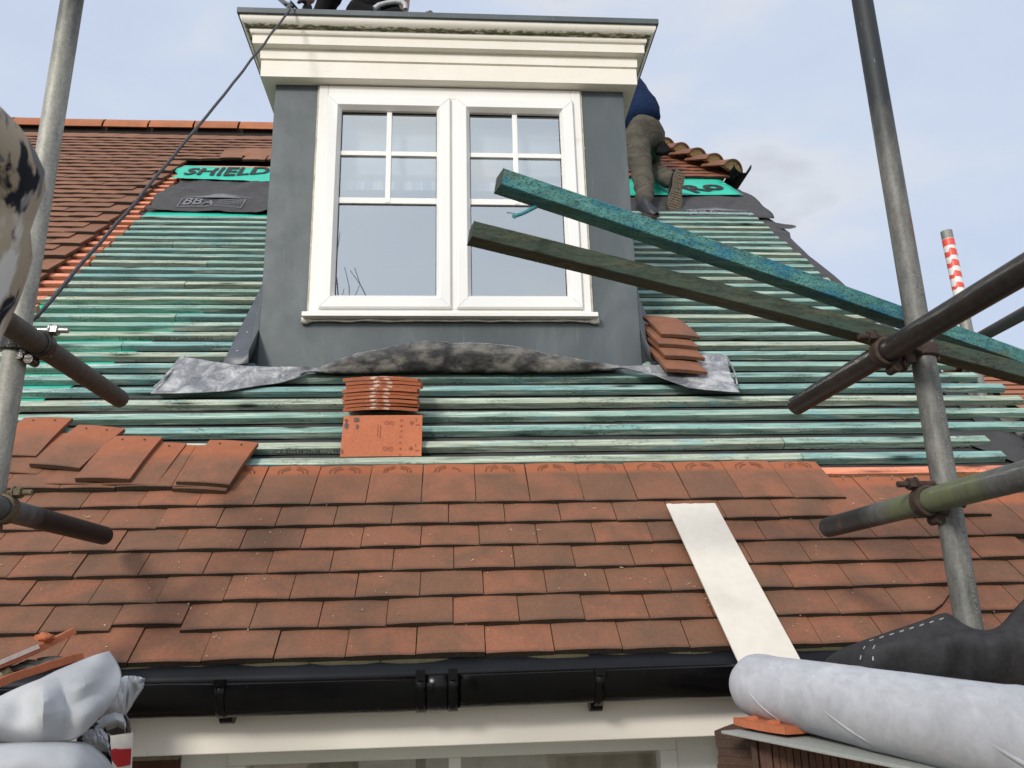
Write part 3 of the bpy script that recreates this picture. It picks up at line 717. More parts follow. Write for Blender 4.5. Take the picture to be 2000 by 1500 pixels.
# green membrane showing between the lower left battens
m = MB()
def gedge(s): return (-2.4, -1.70 + (s - 1.0) * .47 + .012 * sin(s * 40)) if s < 2.3 else (-2.4, -1.09)
m.grid(sheet(0, 0, .86, 2.25, -.0605, 12, 30, .002, 4.0, gedge)); m.grid(sheet(1.30, 2.75, .30, .80, -.0605, 8, 6, .002)); m.build('green_underlay', GREENSH, house)
m = MB()
for s, xa, xb in ((.985, -1.0, 2.0), (.955, 1.25, 1.95), (.97, -.95, -.45)):
    x = xa
    while x < xb: m.add([RP(x, s, -.0585), RP(x + .02, s, -.0585), RP(x + .02, s + .0035, -.0585), RP(x, s + .0035, -.0585)], [(0, 1, 2, 3)]); x += .034
m.build('printed_dashes', PRINT_W, house)
m = MB(); m.prism([RP(1.74, 1.10, -.05), RP(1.97, .835, -.05), RP(2.07, .835, -.06), RP(2.05, 1.12, -.05)], RN * .0015); m.build('felt_corner', FELT, house)
# writing on the sheets
def on_roof(x0, s0, n, sx, ss, skew=0.0, rot=0.0, n2=0.0):
    return lambda u, v: RP(x0 + (u * cos(rot) - v * sin(rot)) * sx + v * skew, s0 + (u * sin(rot) + v * cos(rot)) * ss, n)
def drape(obj_sheet, mb):   # lay flat lettering on a wrinkled sheet
    from mathutils.bvhtree import BVHTree
    me = obj_sheet.data; o = ORG[obj_sheet.name]
    tr = BVHTree.FromPolygons([v.co + o for v in me.vertices], [tuple(p.vertices) for p in me.polygons])
    for i, p in enumerate(mb.v):
        h = tr.ray_cast(p + RN * .3, -RN)
        if h[0] is not None: mb.v[i] = h[0] + RN * .0075
    return mb
def subdiv_bar(mb, pts, w):       # thin printed line
    for a, b_ in zip(pts[:-1], pts[1:]):
        for i in range(6):
            p, q = V(a).lerp(V(b_), i / 6), V(a).lerp(V(b_), (i + 1) / 6); d = (q - p).normalized(); y = RN.cross(d) * w / 2
            mb.add([p - y, q - y, q + y, p + y], [(0, 1, 2, 3)])
def badge(sh, xa, sa, w, h, tilt=0.0):
    mb = text_mb('BBA', .120 * w / .42, on_roof(xa + .012, sa + .04, 0, .98, 1.35, rot=tilt), bold=.002); text_mb('BRITISH BOARD', .025, on_roof(xa + .24 * w / .42, sa + .105, 0, .95, 1.6, rot=tilt), mb)
    text_mb('OF AGREMENT', .025, on_roof(xa + .24 * w / .42, sa + .06, 0, .95, 1.6, rot=tilt), mb); text_mb('APPROVED CERTIFICATE', .022, on_roof(xa + .03, sa + .006, 0, 1.2, 1.2, rot=tilt), mb)
    c = lambda x, s: RP(xa + x, sa + s + tilt * x, 0)
    subdiv_bar(mb, [c(0, 0), c(w, 0), c(w, h * .55), c(0, h * .55), c(0, 0)], .006)
    subdiv_bar(mb, [c(-.01, h * .62), c(w * .55, h), c(w + .03, h * .62)], .007); mb.add([c(w * .12, h * .66), c(w * .55, h * .94), c(w * .92, h * .66)], [(0, 1, 2)])
    drape(sh, mb).build('printed_badge', PRINT_G, sh)
badge(fl, -1.76, 3.775, .40, .30, -.05); badge(fr_, 1.56, 3.71, .40, .20)
mb = text_mb('SHIELD', .185, on_roof(-1.93, 4.49, 0, 1.0, 1.6, rot=.06), bold=.005); mb = drape(gl, mb)
text_mb('membrane', .07, on_roof(-1.02, 4.70, .0, .9, 1.3, rot=pi), mb); drape(gl, mb).build('printed_lettering', PRINT_K, gl)
mb = text_mb('Ro', .23, on_roof(1.715, 4.23, 0, 1.15, 1.15, rot=.42, skew=-.1), bold=.008); drape(gr, mb).build('printed_lettering', PRINT_K, gr)

# ---------------------------------------------------------------- gutter, eave felt
def prof_sweep(mb, prof, xs, fz=lambda x: 0.0, fy=lambda x: 0.0):
    mb.grid([[V((x, y + fy(x), z + fz(x))) for (y, z) in prof] for x in xs]); return mb
gprof = [(2.070, -.105), (2.074, -.118), (2.070, -.165), (2.050, -.196), (2.020, -.206), (1.992, -.203), (1.974, -.190), (1.962, -.165), (1.960, -.135), (1.966, -.131)]
gut = MB()
xs1 = [XL] + [-1.6 + i * .12 for i in range(14)] + [-.045]
prof_sweep(gut, gprof, xs1, fz=lambda x: -.004 * (1 if x > -.6 else 0) - .002 * sin(x * 3)); gutter = gut.build('gutter', BLACKPL, house, smooth=45, solid=.0025)
gut = MB(); prof_sweep(gut, gprof, [-.040 + i * .12 for i in range(22)], fz=lambda x: .002 + .003 * sin(x * 2.2)); gut.build('gutter', BLACKPL, house, smooth=45, solid=.0025)
def gut_band(mb, x0, x1, grow, z=0.0):
    pr = [((y - 2.015) * (1 + grow) + 2.015, (zz + .16) * (1 + grow * .9) - .16 + z) for y, zz in gprof]
    prof_sweep(mb, pr, [x0, x1])
for xb in (-.528, .332, -1.35, 1.15, 2.0):
    m = MB(); gut_band(m, xb - .010, xb + .010, .07); m.tube([V((xb - .013, 2.045, -.203)), V((xb + .013, 2.045, -.203))], .022, 14); m.abox(xb - .010, xb + .010, 1.949, 1.966, -.138, -.126)
    m.build('gutter_bracket', BLACKPL, gutter, smooth=30, solid=.003)
m = MB(); gut_band(m, -.088, .0, .055); gut_band(m, -.092, -.070, .12); gut_band(m, -.018, .004, .12); m.abox(-.090, -.072, 1.945, 1.968, -.137, -.118); m.abox(-.016, .002, 1.945, 1.968, -.137, -.118)
m.build('gutter_joint', BLACKPL, gutter, smooth=30, solid=.003)
m = MB(); m.grid([[V((x, 2.10, -.088)), V((x, 2.052, -.096 + .002 * nz(x * 3))), V((x, 2.018, -.116 + .004 * nz(x * 2, 3))), V((x, 2.004, -.134 + .004 * nz(x * 2.4, 5)))] for x in [XL] + [-2 + i * .08 for i in range(60)]])
m.build('eave_felt', FELT_D, house, smooth=60, solid=.0015)

# ---------------------------------------------------------------- window under the eaves
m = MB(); fw = .045
m.abox(-.58, .58, 2.27, 2.33, -.352, -.3); m.abox(-.58, -.535, 2.27, 2.33, -1.7, -.352); m.abox(.535, .58, 2.27, 2.33, -1.7, -.352); m.abox(-.02, .012, 2.27, 2.33, -1.7, -.352)
m.abox(-.70, -.58, 2.28, 2.40, -1.7, -.30); m.abox(.58, .70, 2.28, 2.40, -1.7, -.30)
win = m.build('window', UPVC, house, bevel=.003)
for xa, xb in ((-.535, -.02), (.012, .535)):
    m = MB(); m.abox(xa, xb, 2.315, 2.32, -1.7, -.352); m.build('pane', GLASS2, win)
m = MB(); m.grid([[V((x, 2.40 + .012 * sin(x * 60), z)) for z in (-.31, -.8, -1.7)] for x in [-.56 + i * .008 for i in range(141)]]); tag(m.build('net_curtain', CURTAIN, smooth=60), 'pale net curtain hanging behind the window below the gutter', 'curtain')

# ================================================================== dormer
DX0, DX1 = -.80, .785
dormer = thing('dormer', 'grey flat roofed dormer with a white two sash window and cream cornice', 'dormer', (0, DY, 1.0))
WX0, WX1, WZ0, WZ1 = -.602, .580, 1.196, 2.315
m = MB()
XS, ZS = (DX0, WX0, WX1, DX1), (.93, WZ0, 2.33); vs = [V((x, y, z)) for y in (DY, DY + .05) for z in ZS for x in XS]; fs = []
for i in range(2):
    for j in range(3):
        if i == 1 and j == 1: continue
        a = i * 4 + j; fs += [(a, a + 1, a + 5, a + 4), (12 + a, 12 + a + 4, 12 + a + 5, 12 + a + 1)]
loop = [0, 1, 2, 3, 7, 11, 10, 6, 5, 9, 8, 4]
fs += [(loop[i], 12 + loop[i], 12 + loop[(i + 1) % 12], loop[(i + 1) % 12]) for i in range(12)]
m.add(vs, fs)
m.build('front_cladding', CLAD, dormer, bevel=.003)
def cheek_side(x, t):
    zb = lambda y: -.0841 + (y - 2.0329) * math.tan(PH) - .075
    yb = 4.86
    mb = MB(); mb.prism([(x, DY + .0505, zb(DY) - .02), (x, yb, zb(yb)), (x, yb, 2.56), (x, DY + .0505, 2.56)], (t, 0, 0)); return mb.build('cheek', CLAD, dormer)
cheek_side(DX0 + .002, .05); cheek_side(DX1 - .002, -.05)
# dark reveal line above the window, then the cornice: one profile taken round three sides with mitred corners
m = MB(); m.abox(WX0, WX1, DY + .012, DY + .05, 2.316, 2.33); m.build('head_strip', FLASH, dormer)
prof = [(-.03, 2.322, 0), (.050, 2.320, 0), (.055, 2.323, 0), (.0555, 2.404, 0), (.0495, 2.406, .2), (.0495, 2.411, .2), (.060, 2.412, 0), (.0615, 2.452, 0), (.0585, 2.458, 0),
        (.060, 2.463, .12), (.086, 2.4645, .12), (.0905, 2.467, 0), (.092, 2.507, 0), (.088, 2.509, 0), (.088, 2.513, 0), (.098, 2.515, 0), (.103, 2.522, 0), (.103, 2.533, 0), (.100, 2.537, .5),
        (.104, 2.5385, .95), (.114, 2.539, 1.0), (.120, 2.5405, .75), (.126, 2.5445, .25), (.132, 2.550, .06), (.137, 2.557, .0), (.140, 2.566, .0), (.140, 2.5745, .1), (.140, 2.577, .3)]
def sweep3(mb, prof, c3=1.0):
    P, C = [], []
    xs = [i / 40 for i in range(41)]
    for o, z, ms in prof:
        row, cc = [], []
        yb = 4.75
        pts = [V((DX0 - o, yb, z)), V((DX0 - o, 4.0, z)), V((DX0 - o, DY - o, z))] + [V((DX0 - o + (DX1 - DX0 + 2 * o) * t, DY - o, z)) for t in xs[1:-1]] + [V((DX1 + o, DY - o, z)), V((DX1 + o, 4.0, z)), V((DX1 + o, yb, z))]
        P.append(pts); n_ = len(pts)
        C.append([(0, max(ms, .85 if (j < 2 or j > n_ - 3) else 0) if o > .02 else ms, c3 if o > .118 else 0) for j in range(n_)])
    mb.grid(P, C=C)
m = MB(); sweep3(m, prof); m.build('cornice', CREAM, dormer, smooth=38)
cap = [(.140, 2.5775), (.149, 2.5775), (.151, 2.579), (.151, 2.604), (.148, 2.607), (-.02, 2.613)]
m = MB(); sweep3(m, [(o, z, 0) for o, z in cap]); m.build('roof_edge_trim', CLAD, dormer, smooth=30)
m = MB(); m.abox(DX0 - .02, DX1 + .02, DY - .02, 4.86, 2.585, 2.612); m.build('flat_roof', CLAD, dormer)
# side flashings running up the slope at the foot of the cheeks
for sx, xc in ((-1, DX0), (1, DX1)):
    m = MB(); P = []
    for i in range(16):
        s = 1.50 + 2.25 * i / 15; w = .085 + .045 * i / 15 if sx < 0 else .06 + .06 * i / 15
        P.append([RP(xc + sx * .002, s, .075), RP(xc + sx * .012, s, .012 + .002 * nz(s * 4)), RP(xc + sx * (.022 if sx > 0 else .046), s, .006), RP(xc + sx * (.03 + w), s, .004 + .003 * nz(s * 3, 4)), RP(xc + sx * (.034 + w), s, -.030)])
    m.grid(P); m.build('side_flashing', FLASH, dormer, smooth=25, solid=.003)
    m = MB(); m.prism([(xc + sx * .001, DY + .004, .97), (xc + sx * .001, DY + .004, 1.36), (xc + sx * .045, DY + .03, 1.00), (xc + sx * .055, DY + .01, .965)], (0, .012, 0)); m.build('corner_flashing', CLAD, dormer)
# screws
m = MB()
for s in (1.62, 1.80, 2.0): m.tube([RP(-.885, s, .004), RP(-.885, s, .009)], .004, 8)
for x, z in ((.64, 2.02), (.63, 1.88), (.615, 1.62)): m.tube([V((x - .05, DY + .002, z)), V((x - .05, DY - .003, z))], .0035, 8)
m.build('screw_heads', GREYPL, dormer)
# ---- window: frame, two sashes with glazing bars, sill
m = MB(); y0, y1 = DY - .012, DY + .055
m.abox(WX0, WX0 + .040, y0, y1, WZ0 + .022, WZ1 - .002); m.abox(WX1 - .040, WX1, y0, y1, WZ0 + .022, WZ1 - .002); m.abox(WX0 + .0402, WX1 - .0402, y0, y1, 2.255, WZ1 - .002); m.abox(WX0 + .0402, WX1 - .0402, y0, y1, WZ0 + .022, 1.236)
m.abox(-.0165, .0115, y0, y1, 1.2362, 2.2548)
frame = m.build('window_frame', UPVC, dormer, bevel=.003)
def sash(xa, xb, za, zb):
    w, p = .062, DY - .030
    root = None; m = MB(); q = lambda d, y: [V((xa + d, y, za + d)), V((xb - d, y, za + d)), V((xb - d, y, zb - d)), V((xa + d, y, zb - d))]
    rings = [q(0, DY + .03), q(0, p + .006), q(.004, p), q(w - .016, p), q(w, p + .022), q(w, DY + .045)]
    vs = [v for r_ in rings for v in r_]; fs = []
    for i in range(len(rings) - 1):
        for j in range(4): fs.append((i * 4 + j, i * 4 + (j + 1) % 4, i * 4 + 4 + (j + 1) % 4, i * 4 + 4 + j))
    m.add(vs, fs); s_ = m.build('sash', UPVC_S, dormer, bevel=.0012)
    ga, gb, gc, gd = xa + w, xb - w, za + w, zb - w
    m = MB(); m.add([V((ga - .004, DY + .012, gc - .004)), V((gb + .004, DY + .012, gc - .004)), V((gb + .004, DY + .012, gd + .004)), V((ga - .004, DY + .012, gd + .004))], [(0, 1, 2, 3)]); m.build('pane', GLASS, s_)
    xm = (ga + gb) / 2; yb = DY + .0005; h = gd - gc
    zs = [gd - h * .237, gd - h * .498]
    m = MB(); tr = .0115
    for z in zs: m.abox(ga, gb, yb, yb + .0115, z - tr * (1.0 if z == zs[0] else 1.25), z + tr * (1.0 if z == zs[0] else 1.25))
    m.abox(xm - tr, xm + tr, yb - .0022, yb + .0112, zs[1] - tr, gd); m.build('glazing_bar', UPVC_S, s_, bevel=.0025)
    m = MB()     # black gasket line round the glass
    for a, b_ in (((ga, gd - .004), (gb, gd)), ((ga, gc), (gb, gc + .003)), ((ga, gc + .003), (ga + .003, gd - .004)), ((gb - .003, gc + .003), (gb, gd - .004))): m.abox(a[0], b_[0], DY + .008, DY + .0118, a[1], b_[1])
    m.build('gasket', BLACKPL, s_)
    m = MB()     # mitred corner seams
    for (cx, cz, dx, dz) in ((xa, za, 1, 1), (xb, za, -1, 1), (xa, zb, 1, -1), (xb, zb, -1, -1)): m.bar((cx + dx * .005, p - .0002, cz + dz * .005), (cx + dx * (w - .016), p - .0002, cz + dz * (w - .016)), .0008, .0012, (0, 1, 0))
    m.build('mitre_seams', GREYPL, s_)
sash(-.5615, -.0165 + .002, 1.236, 2.252); sash(.0095, .543, 1.236, 2.252)
m = MB(); pr = [(DY + .04, WZ0 + .0215), (DY - .014, WZ0 + .0215), (DY - .050, WZ0 + .014), (DY - .052, WZ0 + .010), (DY - .052, WZ0 - .006), (DY + .04, WZ0 - .006)]
m.prism([V((-.622, y, z)) for y, z in pr], (1.222, 0, 0)); m.build('sill', UPVC, dormer, bevel=.002)
m = MB(); P = []
for i in range(60):
    x = -.628 + 1.236 * i / 59; r_ = 0 + (.010 if i in (0, 1, 58, 59) else 0)
    P.append(V((x, DY - .012 - .012 * abs(nz(x * 7)), WZ0 - .013 + .004 * nz(x * 10, 3))))
m.tube(P, [max(.003, .0045 + .003 * nz(p.x * 19, 7) + (.010 if i in (0, 1, 58, 59) else 0)) for i, p in enumerate(P)], 8); m.build('sealant_bead', plain('old_sealant', (.62, .60, .52), .7, 0, .2, 60, .5), dormer, smooth=60)
# edge bead of dirty sealant up the frame
SEAL = plain('sealant_line', (.45, .42, .34), .8, 0, .3, 30)
for x in (WX0 - .004, WX1 + .004): m = MB(); m.bar((x, DY - .003, WZ0 + .02), (x, DY - .003, WZ1), .008, .006, (0, 1, 0)); m.build('sealant_bead', SEAL, dormer)

# ---- lead apron: flat wings on the battens, curled up in the middle so its stained underside shows
st = [  # (attached edge px, middle px/height, free edge px/forward from the dormer, flap)
    ((352, 695), (322, 733), (295, 768), 0), ((376, 699), (348, 735), (322, 768), 0), ((400, 704), (372, 737), (352, 768), 0), ((436, 708), (420, 738), (405, 766), 0), ((470, 714), (452, 740), (446, 763), 0), ((500, 716), (488, 737), (480, 757), 0), ((530, 716), (520, 734), (512, 752), 0), ((560, 716), (552, 733), (546, 748), 0),
    ((590, 716), (584, 728), (580, 738), .1)]
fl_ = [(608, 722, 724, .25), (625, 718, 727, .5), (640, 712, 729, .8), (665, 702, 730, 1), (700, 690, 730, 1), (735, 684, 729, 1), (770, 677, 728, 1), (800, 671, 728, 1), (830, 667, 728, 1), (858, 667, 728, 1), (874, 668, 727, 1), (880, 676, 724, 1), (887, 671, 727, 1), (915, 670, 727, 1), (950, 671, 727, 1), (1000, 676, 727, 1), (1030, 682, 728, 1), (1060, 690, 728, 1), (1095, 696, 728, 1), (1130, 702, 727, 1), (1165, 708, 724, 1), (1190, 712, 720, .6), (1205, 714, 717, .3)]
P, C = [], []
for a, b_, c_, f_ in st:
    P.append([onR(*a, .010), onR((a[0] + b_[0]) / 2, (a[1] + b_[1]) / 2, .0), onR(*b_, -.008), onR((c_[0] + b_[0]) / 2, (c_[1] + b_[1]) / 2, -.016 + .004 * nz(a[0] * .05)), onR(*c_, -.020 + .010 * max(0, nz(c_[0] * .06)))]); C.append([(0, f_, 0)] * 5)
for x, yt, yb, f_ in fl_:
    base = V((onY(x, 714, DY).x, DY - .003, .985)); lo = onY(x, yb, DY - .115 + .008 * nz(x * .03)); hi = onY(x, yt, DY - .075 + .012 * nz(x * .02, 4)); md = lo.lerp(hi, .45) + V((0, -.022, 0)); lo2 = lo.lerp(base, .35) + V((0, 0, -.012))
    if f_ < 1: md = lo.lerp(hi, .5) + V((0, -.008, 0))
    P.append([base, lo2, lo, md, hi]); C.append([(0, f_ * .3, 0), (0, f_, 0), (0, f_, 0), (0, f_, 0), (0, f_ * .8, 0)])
rt = [((1235, 714), (1240, 722), (1246, 724), .1), ((1265, 713), (1272, 728), (1280, 733), 0), ((1300, 712), (1306, 733), (1314, 746), 0), ((1325, 704), (1334, 735), (1345, 757), 0), ((1350, 696), (1362, 733), (1376, 761), 0), ((1372, 692), (1386, 732), (1402, 763), 0), ((1395, 691), (1408, 731), (1424, 765), 0), ((1420, 694), (1425, 728), (1445, 766), 0)]
for a, b_, c_, f_ in rt:
    P.append([onR(*a, .014), onR((a[0] + b_[0]) / 2, (a[1] + b_[1]) / 2, .006), onR(*b_, .0), onR((c_[0] + b_[0]) / 2, (c_[1] + b_[1]) / 2, .004), onR(*c_, .010)]); C.append([(0, f_, 0)] * 5)
m = MB(); m.grid(P, C=C); crinkle(m.build('lead_apron', LEAD, dormer, smooth=75, solid=.0032, sub=3, off=0), .055, .007)
m = MB(); m.tube([p[-1] for p in P], .0017, 6); m.build('lead_edge', LEAD, dormer, smooth=60)
for a, b_ in (((300, 757), (360, 696)), ((1440, 752), (1416, 695))):
    m = MB(); pa = [onR(a[0] + (b_[0] - a[0]) * t + 5 * sin(t * 3), a[1] + (b_[1] - a[1]) * t, -.004) for t in [i / 8 for i in range(9)]]; m.tube(pa, .004, 6); m.build('lead_welt', LEAD, dormer, smooth=60)

# blind hanging inside, plaid band along its foot
m = MB(); P, C = [], []
zz = [2.262, 2.20, 2.13, 2.115, 2.06, 2.0, 1.95, 1.935, 1.915, 1.90, 1.8985, 1.852, 1.85]
for i, z in enumerate(zz):
    P.append([V((x, DY + .105 + .010 * sin(i * 2.2) + .004 * nz(x * 6, z * 8), z - (.010 * sin((x + .3) * 5.5) if 2 < i < 7 else 0))) for x in [-.56 + 1.10 * j / 40 for j in range(41)]]); C.append([(0, 1.0 if i >= 10 else 0.0, 0)] * 41)
m.grid(P, C=C); tag(m.build('window_blind', BLIND, smooth=60), 'white roman blind with a blue plaid hem behind the dormer glass', 'blind')
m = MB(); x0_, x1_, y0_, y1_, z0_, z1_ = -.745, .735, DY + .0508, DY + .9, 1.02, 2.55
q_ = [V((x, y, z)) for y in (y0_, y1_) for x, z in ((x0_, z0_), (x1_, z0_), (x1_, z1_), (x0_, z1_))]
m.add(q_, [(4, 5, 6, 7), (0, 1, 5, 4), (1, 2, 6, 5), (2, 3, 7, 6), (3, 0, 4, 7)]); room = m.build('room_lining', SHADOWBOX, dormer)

# ================================================================== loose tiles
def loose_tile(o, ex, ey, label, group, w=.165, l=.265, mat=None, fresh=0.0, edge=.8, nibs=False, camber=.003, bow=.004, holes=True, name='clay_tile', r=None, t=.0135):
    ex, ey = V(ex).normalized(), V(ey).normalized(); en = ex.cross(ey).normalized()
    mb = MB(); tile(mb, V(o), ex, ey, en, w, l, camber=camber, bow=bow, fresh=fresh, edge=edge, nibs=nibs, r=r, fz=(.42, .68), t=t)
    ob = mb.build(name, mat or TILE, smooth=35); tag(ob, label, 'roof tile', group, 'thing')
    if holes:
        h = MB()
        for u in (.28, .72):
            p = V(o) + ex * (u * w) + ey * (l - .030) + en * (-.0008); h.tube([p, p + en * .0012], .0032, 8)
        h.build('nail_hole', SOLE_G, ob)
    return ob
G1 = 'loose tiles laid over the left end of the tiling'
def px_tile(bl, br, tl, n, label, r=None):       # corners surveyed: tail left, tail right, head left
    a = onR(*bl, n); ex = (onR(*br, n) - a).normalized(); h = onR(*tl, n - .012); ey = h - a; ey = (ey - ex * ey.dot(ex)).normalized()
    return loose_tile(a, ex, ey, label, G1, fresh=.85, r=r)
px_tile((-35, 887), (68, 887), (30, 829), .014, 'loose orange tile beside the left pole, highest of the loose ones', .2)
px_tile((-30, 918), (103, 924), (10, 868), .010, 'mostly covered loose tile just right of the left pole', .5)
px_tile((56, 902), (160, 911), (139, 847), .026, 'loose tile with scratched face, second from the left pole', .4)
px_tile((84, 941), (196, 945), (140, 890), .012, 'loose tile tucked under the bottom edges of two others', .5)
px_tile((145, 930), (254, 932), (205, 866), .030, 'loose orange tile lying on top in the middle of the group', .1)
px_tile((197, 943), (305, 945), (246, 880), .014, 'loose tile whose right edge stands clear beside the middle one', .6)
px_tile((343, 937), (448, 943), (396, 876), .024, 'loose tile lying alone at the right end of the group', .35)
px_tile((335, 950), (456, 956), (384, 890), .012, 'loose tile directly beneath the lone one at the right end', .7)

def m_streaked():
    m_ = TILE_NEW.copy(); t = m_.node_tree; b_ = t.nodes['Principled BSDF']; src = b_.inputs['Base Color'].links[0].from_socket
    tc = t.nodes.new('ShaderNodeTexCoord'); n_ = t.nodes.new('ShaderNodeTexNoise'); mp = t.nodes.new('ShaderNodeMapping'); mp.inputs['Scale'].default_value = (22, 3, 60); t.links.new(tc.outputs['Object'], mp.inputs[0]); t.links.new(mp.outputs[0], n_.inputs[0]); n_.inputs['Scale'].default_value = 1.5; n_.inputs['Detail'].default_value = 6
    sx = t.nodes.new('ShaderNodeSeparateXYZ'); t.links.new(tc.outputs['Object'], sx.inputs[0]); ab = t.nodes.new('ShaderNodeMath'); ab.operation = 'ABSOLUTE'; t.links.new(sx.outputs[0], ab.inputs[0])
    r_ = t.nodes.new('ShaderNodeMapRange'); r_.inputs[1].default_value = .02; r_.inputs[2].default_value = .09; r_.inputs[3].default_value = .16; r_.inputs[4].default_value = -.12; t.links.new(ab.outputs[0], r_.inputs[0])
    ad = t.nodes.new('ShaderNodeMath'); ad.operation = 'ADD'; t.links.new(n_.outputs[0], ad.inputs[0]); t.links.new(r_.outputs[0], ad.inputs[1])
    cr_ = t.nodes.new('ShaderNodeValToRGB'); cr_.color_ramp.elements[0].position = .62; cr_.color_ramp.elements[1].position = .76; t.links.new(ad.outputs[0], cr_.inputs[0])
    mx = t.nodes.new('ShaderNodeMix'); mx.data_type = 'RGBA'; t.links.new(cr_.outputs[0], mx.inputs[0]); t.links.new(src, mx.inputs[6]); mx.inputs[7].default_value = (.80, .62, .52, 1); t.links.new(mx.outputs[2], b_.inputs['Base Color']); return m_
TILE_STREAKED = m_streaked()
G2 = 'stack of new tiles below the window'
for i in range(9):
    dx = U(-.006, .006) - .006 * (i < 6); a = U(-.022, .022); r_ = R(); SA = radians(17)
    ey0 = V((0, cos(SA), sin(SA))); en0 = V((0, -sin(SA), cos(SA))); ro = U(-.012, .012)
    ex = (V((cos(a), 0, 0)) + ey0 * sin(a) + en0 * ro).normalized(); ey = ey0 * cos(a) - V((sin(a), 0, 0)); so_ = RP(-.388 + dx, 1.100, .045) + en0 * (.0133 * i) - ey0 * (.0015 * i + U(0, .004))
    wl = ['lowest', 'second from bottom', 'third from bottom', 'fourth from bottom', 'middle', 'fourth from top', 'third from top', 'second from top', 'topmost'][i]
    sx = .262
    loose_tile(so_, ex, ey, 'new orange tile seen edge on, %s of the stack below the window' % wl, G2, w=sx, l=.165, mat=TILE_STREAKED, edge=.0, camber=.0075, bow=.001, holes=False, r=r_, t=.0105)
# the stacked tiles are streaked paler towards the middle; one new tile leans face out below them
q0 = RP(-.386, .895, -.031); qe = V((0, .36, .93)).normalized()
ft = loose_tile(q0, (1, -.004, .0), qe, 'new orange tile stamped with marks, standing face out under the stack', G2, w=.272, l=.169, mat=TILE_NEW, edge=0, camber=.001, bow=.001, holes=False, r=.2)
qn = V((1, 0, 0)).cross(qe).normalized()
def fmap(u0, v0, sc, rot):
    return lambda u, v: q0 + V((1, 0, 0)) * (u0 + (u * cos(rot) - v * sin(rot)) * sc) + qe * (v0 + (u * sin(rot) + v * cos(rot)) * sc) + qn * .0012
mk = MB()
for i, chx in enumerate('DMEE6H2'): text_mb(chx, .013, fmap(.196, .150 - .0235 * i, 1, -pi / 2), mk)
text_mb('MADE IN ENGLAND', .0062, fmap(.128, .128, 1, -pi / 2), mk); text_mb('CLAY PLAIN TILE', .0062, fmap(.119, .128, 1, -pi / 2), mk)
def ring(mb, u, v, r_, w=.0012):
    for i in range(20):
        a, b_ = 2 * pi * i / 20, 2 * pi * (i + 1) / 20
        mb.add([fmap(u, v, 1, 0)(cos(t) * rr, sin(t) * rr) for t, rr in ((a, r_ - w), (b_, r_ - w), (b_, r_), (a, r_))], [(0, 1, 2, 3)])
for v in (.135, .030):
    ring(mk, .150, v, .0085); ring(mk, .168, v - .002, .0085); text_mb('A', .008, fmap(.147, v + .003, 1, -pi / 2), mk); text_mb('R', .008, fmap(.165, v + .001, 1, -pi / 2), mk)
    ring(mk, .236, v, .0036, .0036); ring(mk, .236, v, .0075, .001)
    for q in ((.250, v - .010, .014, .002), (.250, v + .006, .002, .012)): mk.add([fmap(q[0], q[1], 1, 0)(a, b_) for a, b_ in ((0, 0), (q[2], 0), (q[2], q[3]), (0, q[3]))], [(0, 1, 2, 3)])
mk.build('stamped_marks', plain('stamp_dark', (.17, .05, .03), .9), ft)
mk = MB()
for u, v, w, h in ((.045, .150, .020, .020), (.050, .120, .010, .022), (.012, .125, .014, .026), (.006, .020, .006, .016), (.010, .148, .010, .012)):
    pts = [fmap(u + w * .5 * cos(t) * (1 + .35 * nz(t * 2, u * 90)), v + h * .5 * sin(t) * (1 + .35 * nz(t * 2, u * 90)), 1, 0)(0, 0) for t in [2 * pi * i / 14 for i in range(14)]]; mk.add(pts, [tuple(range(14))])
mk.build('grey_smears', plain('smear', (.12, .085, .075), .9), ft)

G3 = 'four tiles lapped down the right side of the dormer'
for i, (tl, tr, hd, nn, lb) in enumerate((((1303, 716), (1380, 723), (1275, 668), .052, 'brown orange tile lying lowest of four lapped beside the dormer'), ((1300, 690), (1374, 698), (1272, 655), .064, 'third tile down of four lapped beside the dormer'), ((1288, 667), (1361, 675), (1262, 632), .076, 'second tile down of four lapped beside the dormer'), ((1293, 648), (1362, 655), (1254, 614), .088, 'topmost tile of four lapped beside the dormer, keyed head showing'))):
    a = onR(*tl, nn); ex = V((1, .02, -.075 + U(-.01, .01))).normalized(); ey = V((-.115 + U(-.012, .012), cos(radians(38)), sin(radians(38)))).normalized()
    loose_tile(a, ex, ey, lb, G3, mat=TILE, fresh=.25 if i == 3 else 0, edge=.5, bow=.006, holes=False, r=.05 + .1 * i)
# pale strip of fibre cement lying straight up the tiles
m = MB(); P0 = RP(.668, -.075, .012)
ex, ey = V((1, 0, 0)), (RP(.640, .535, .010) - P0).normalized(); en = ex.cross(ey).normalized(); L_ = .625
top = [P0 + ex * (.152 * t) + ey * (L_ + .004 * nz(t * 9)) for t in [i / 14 for i in range(15)]][::-1]
m.prism([P0, P0 + ex * .152] + top, en * .0055); tag(m.build('cement_strip', FIBRE, bevel=.0008), 'long cream fibre cement strip lying up the lower tiles', 'board')

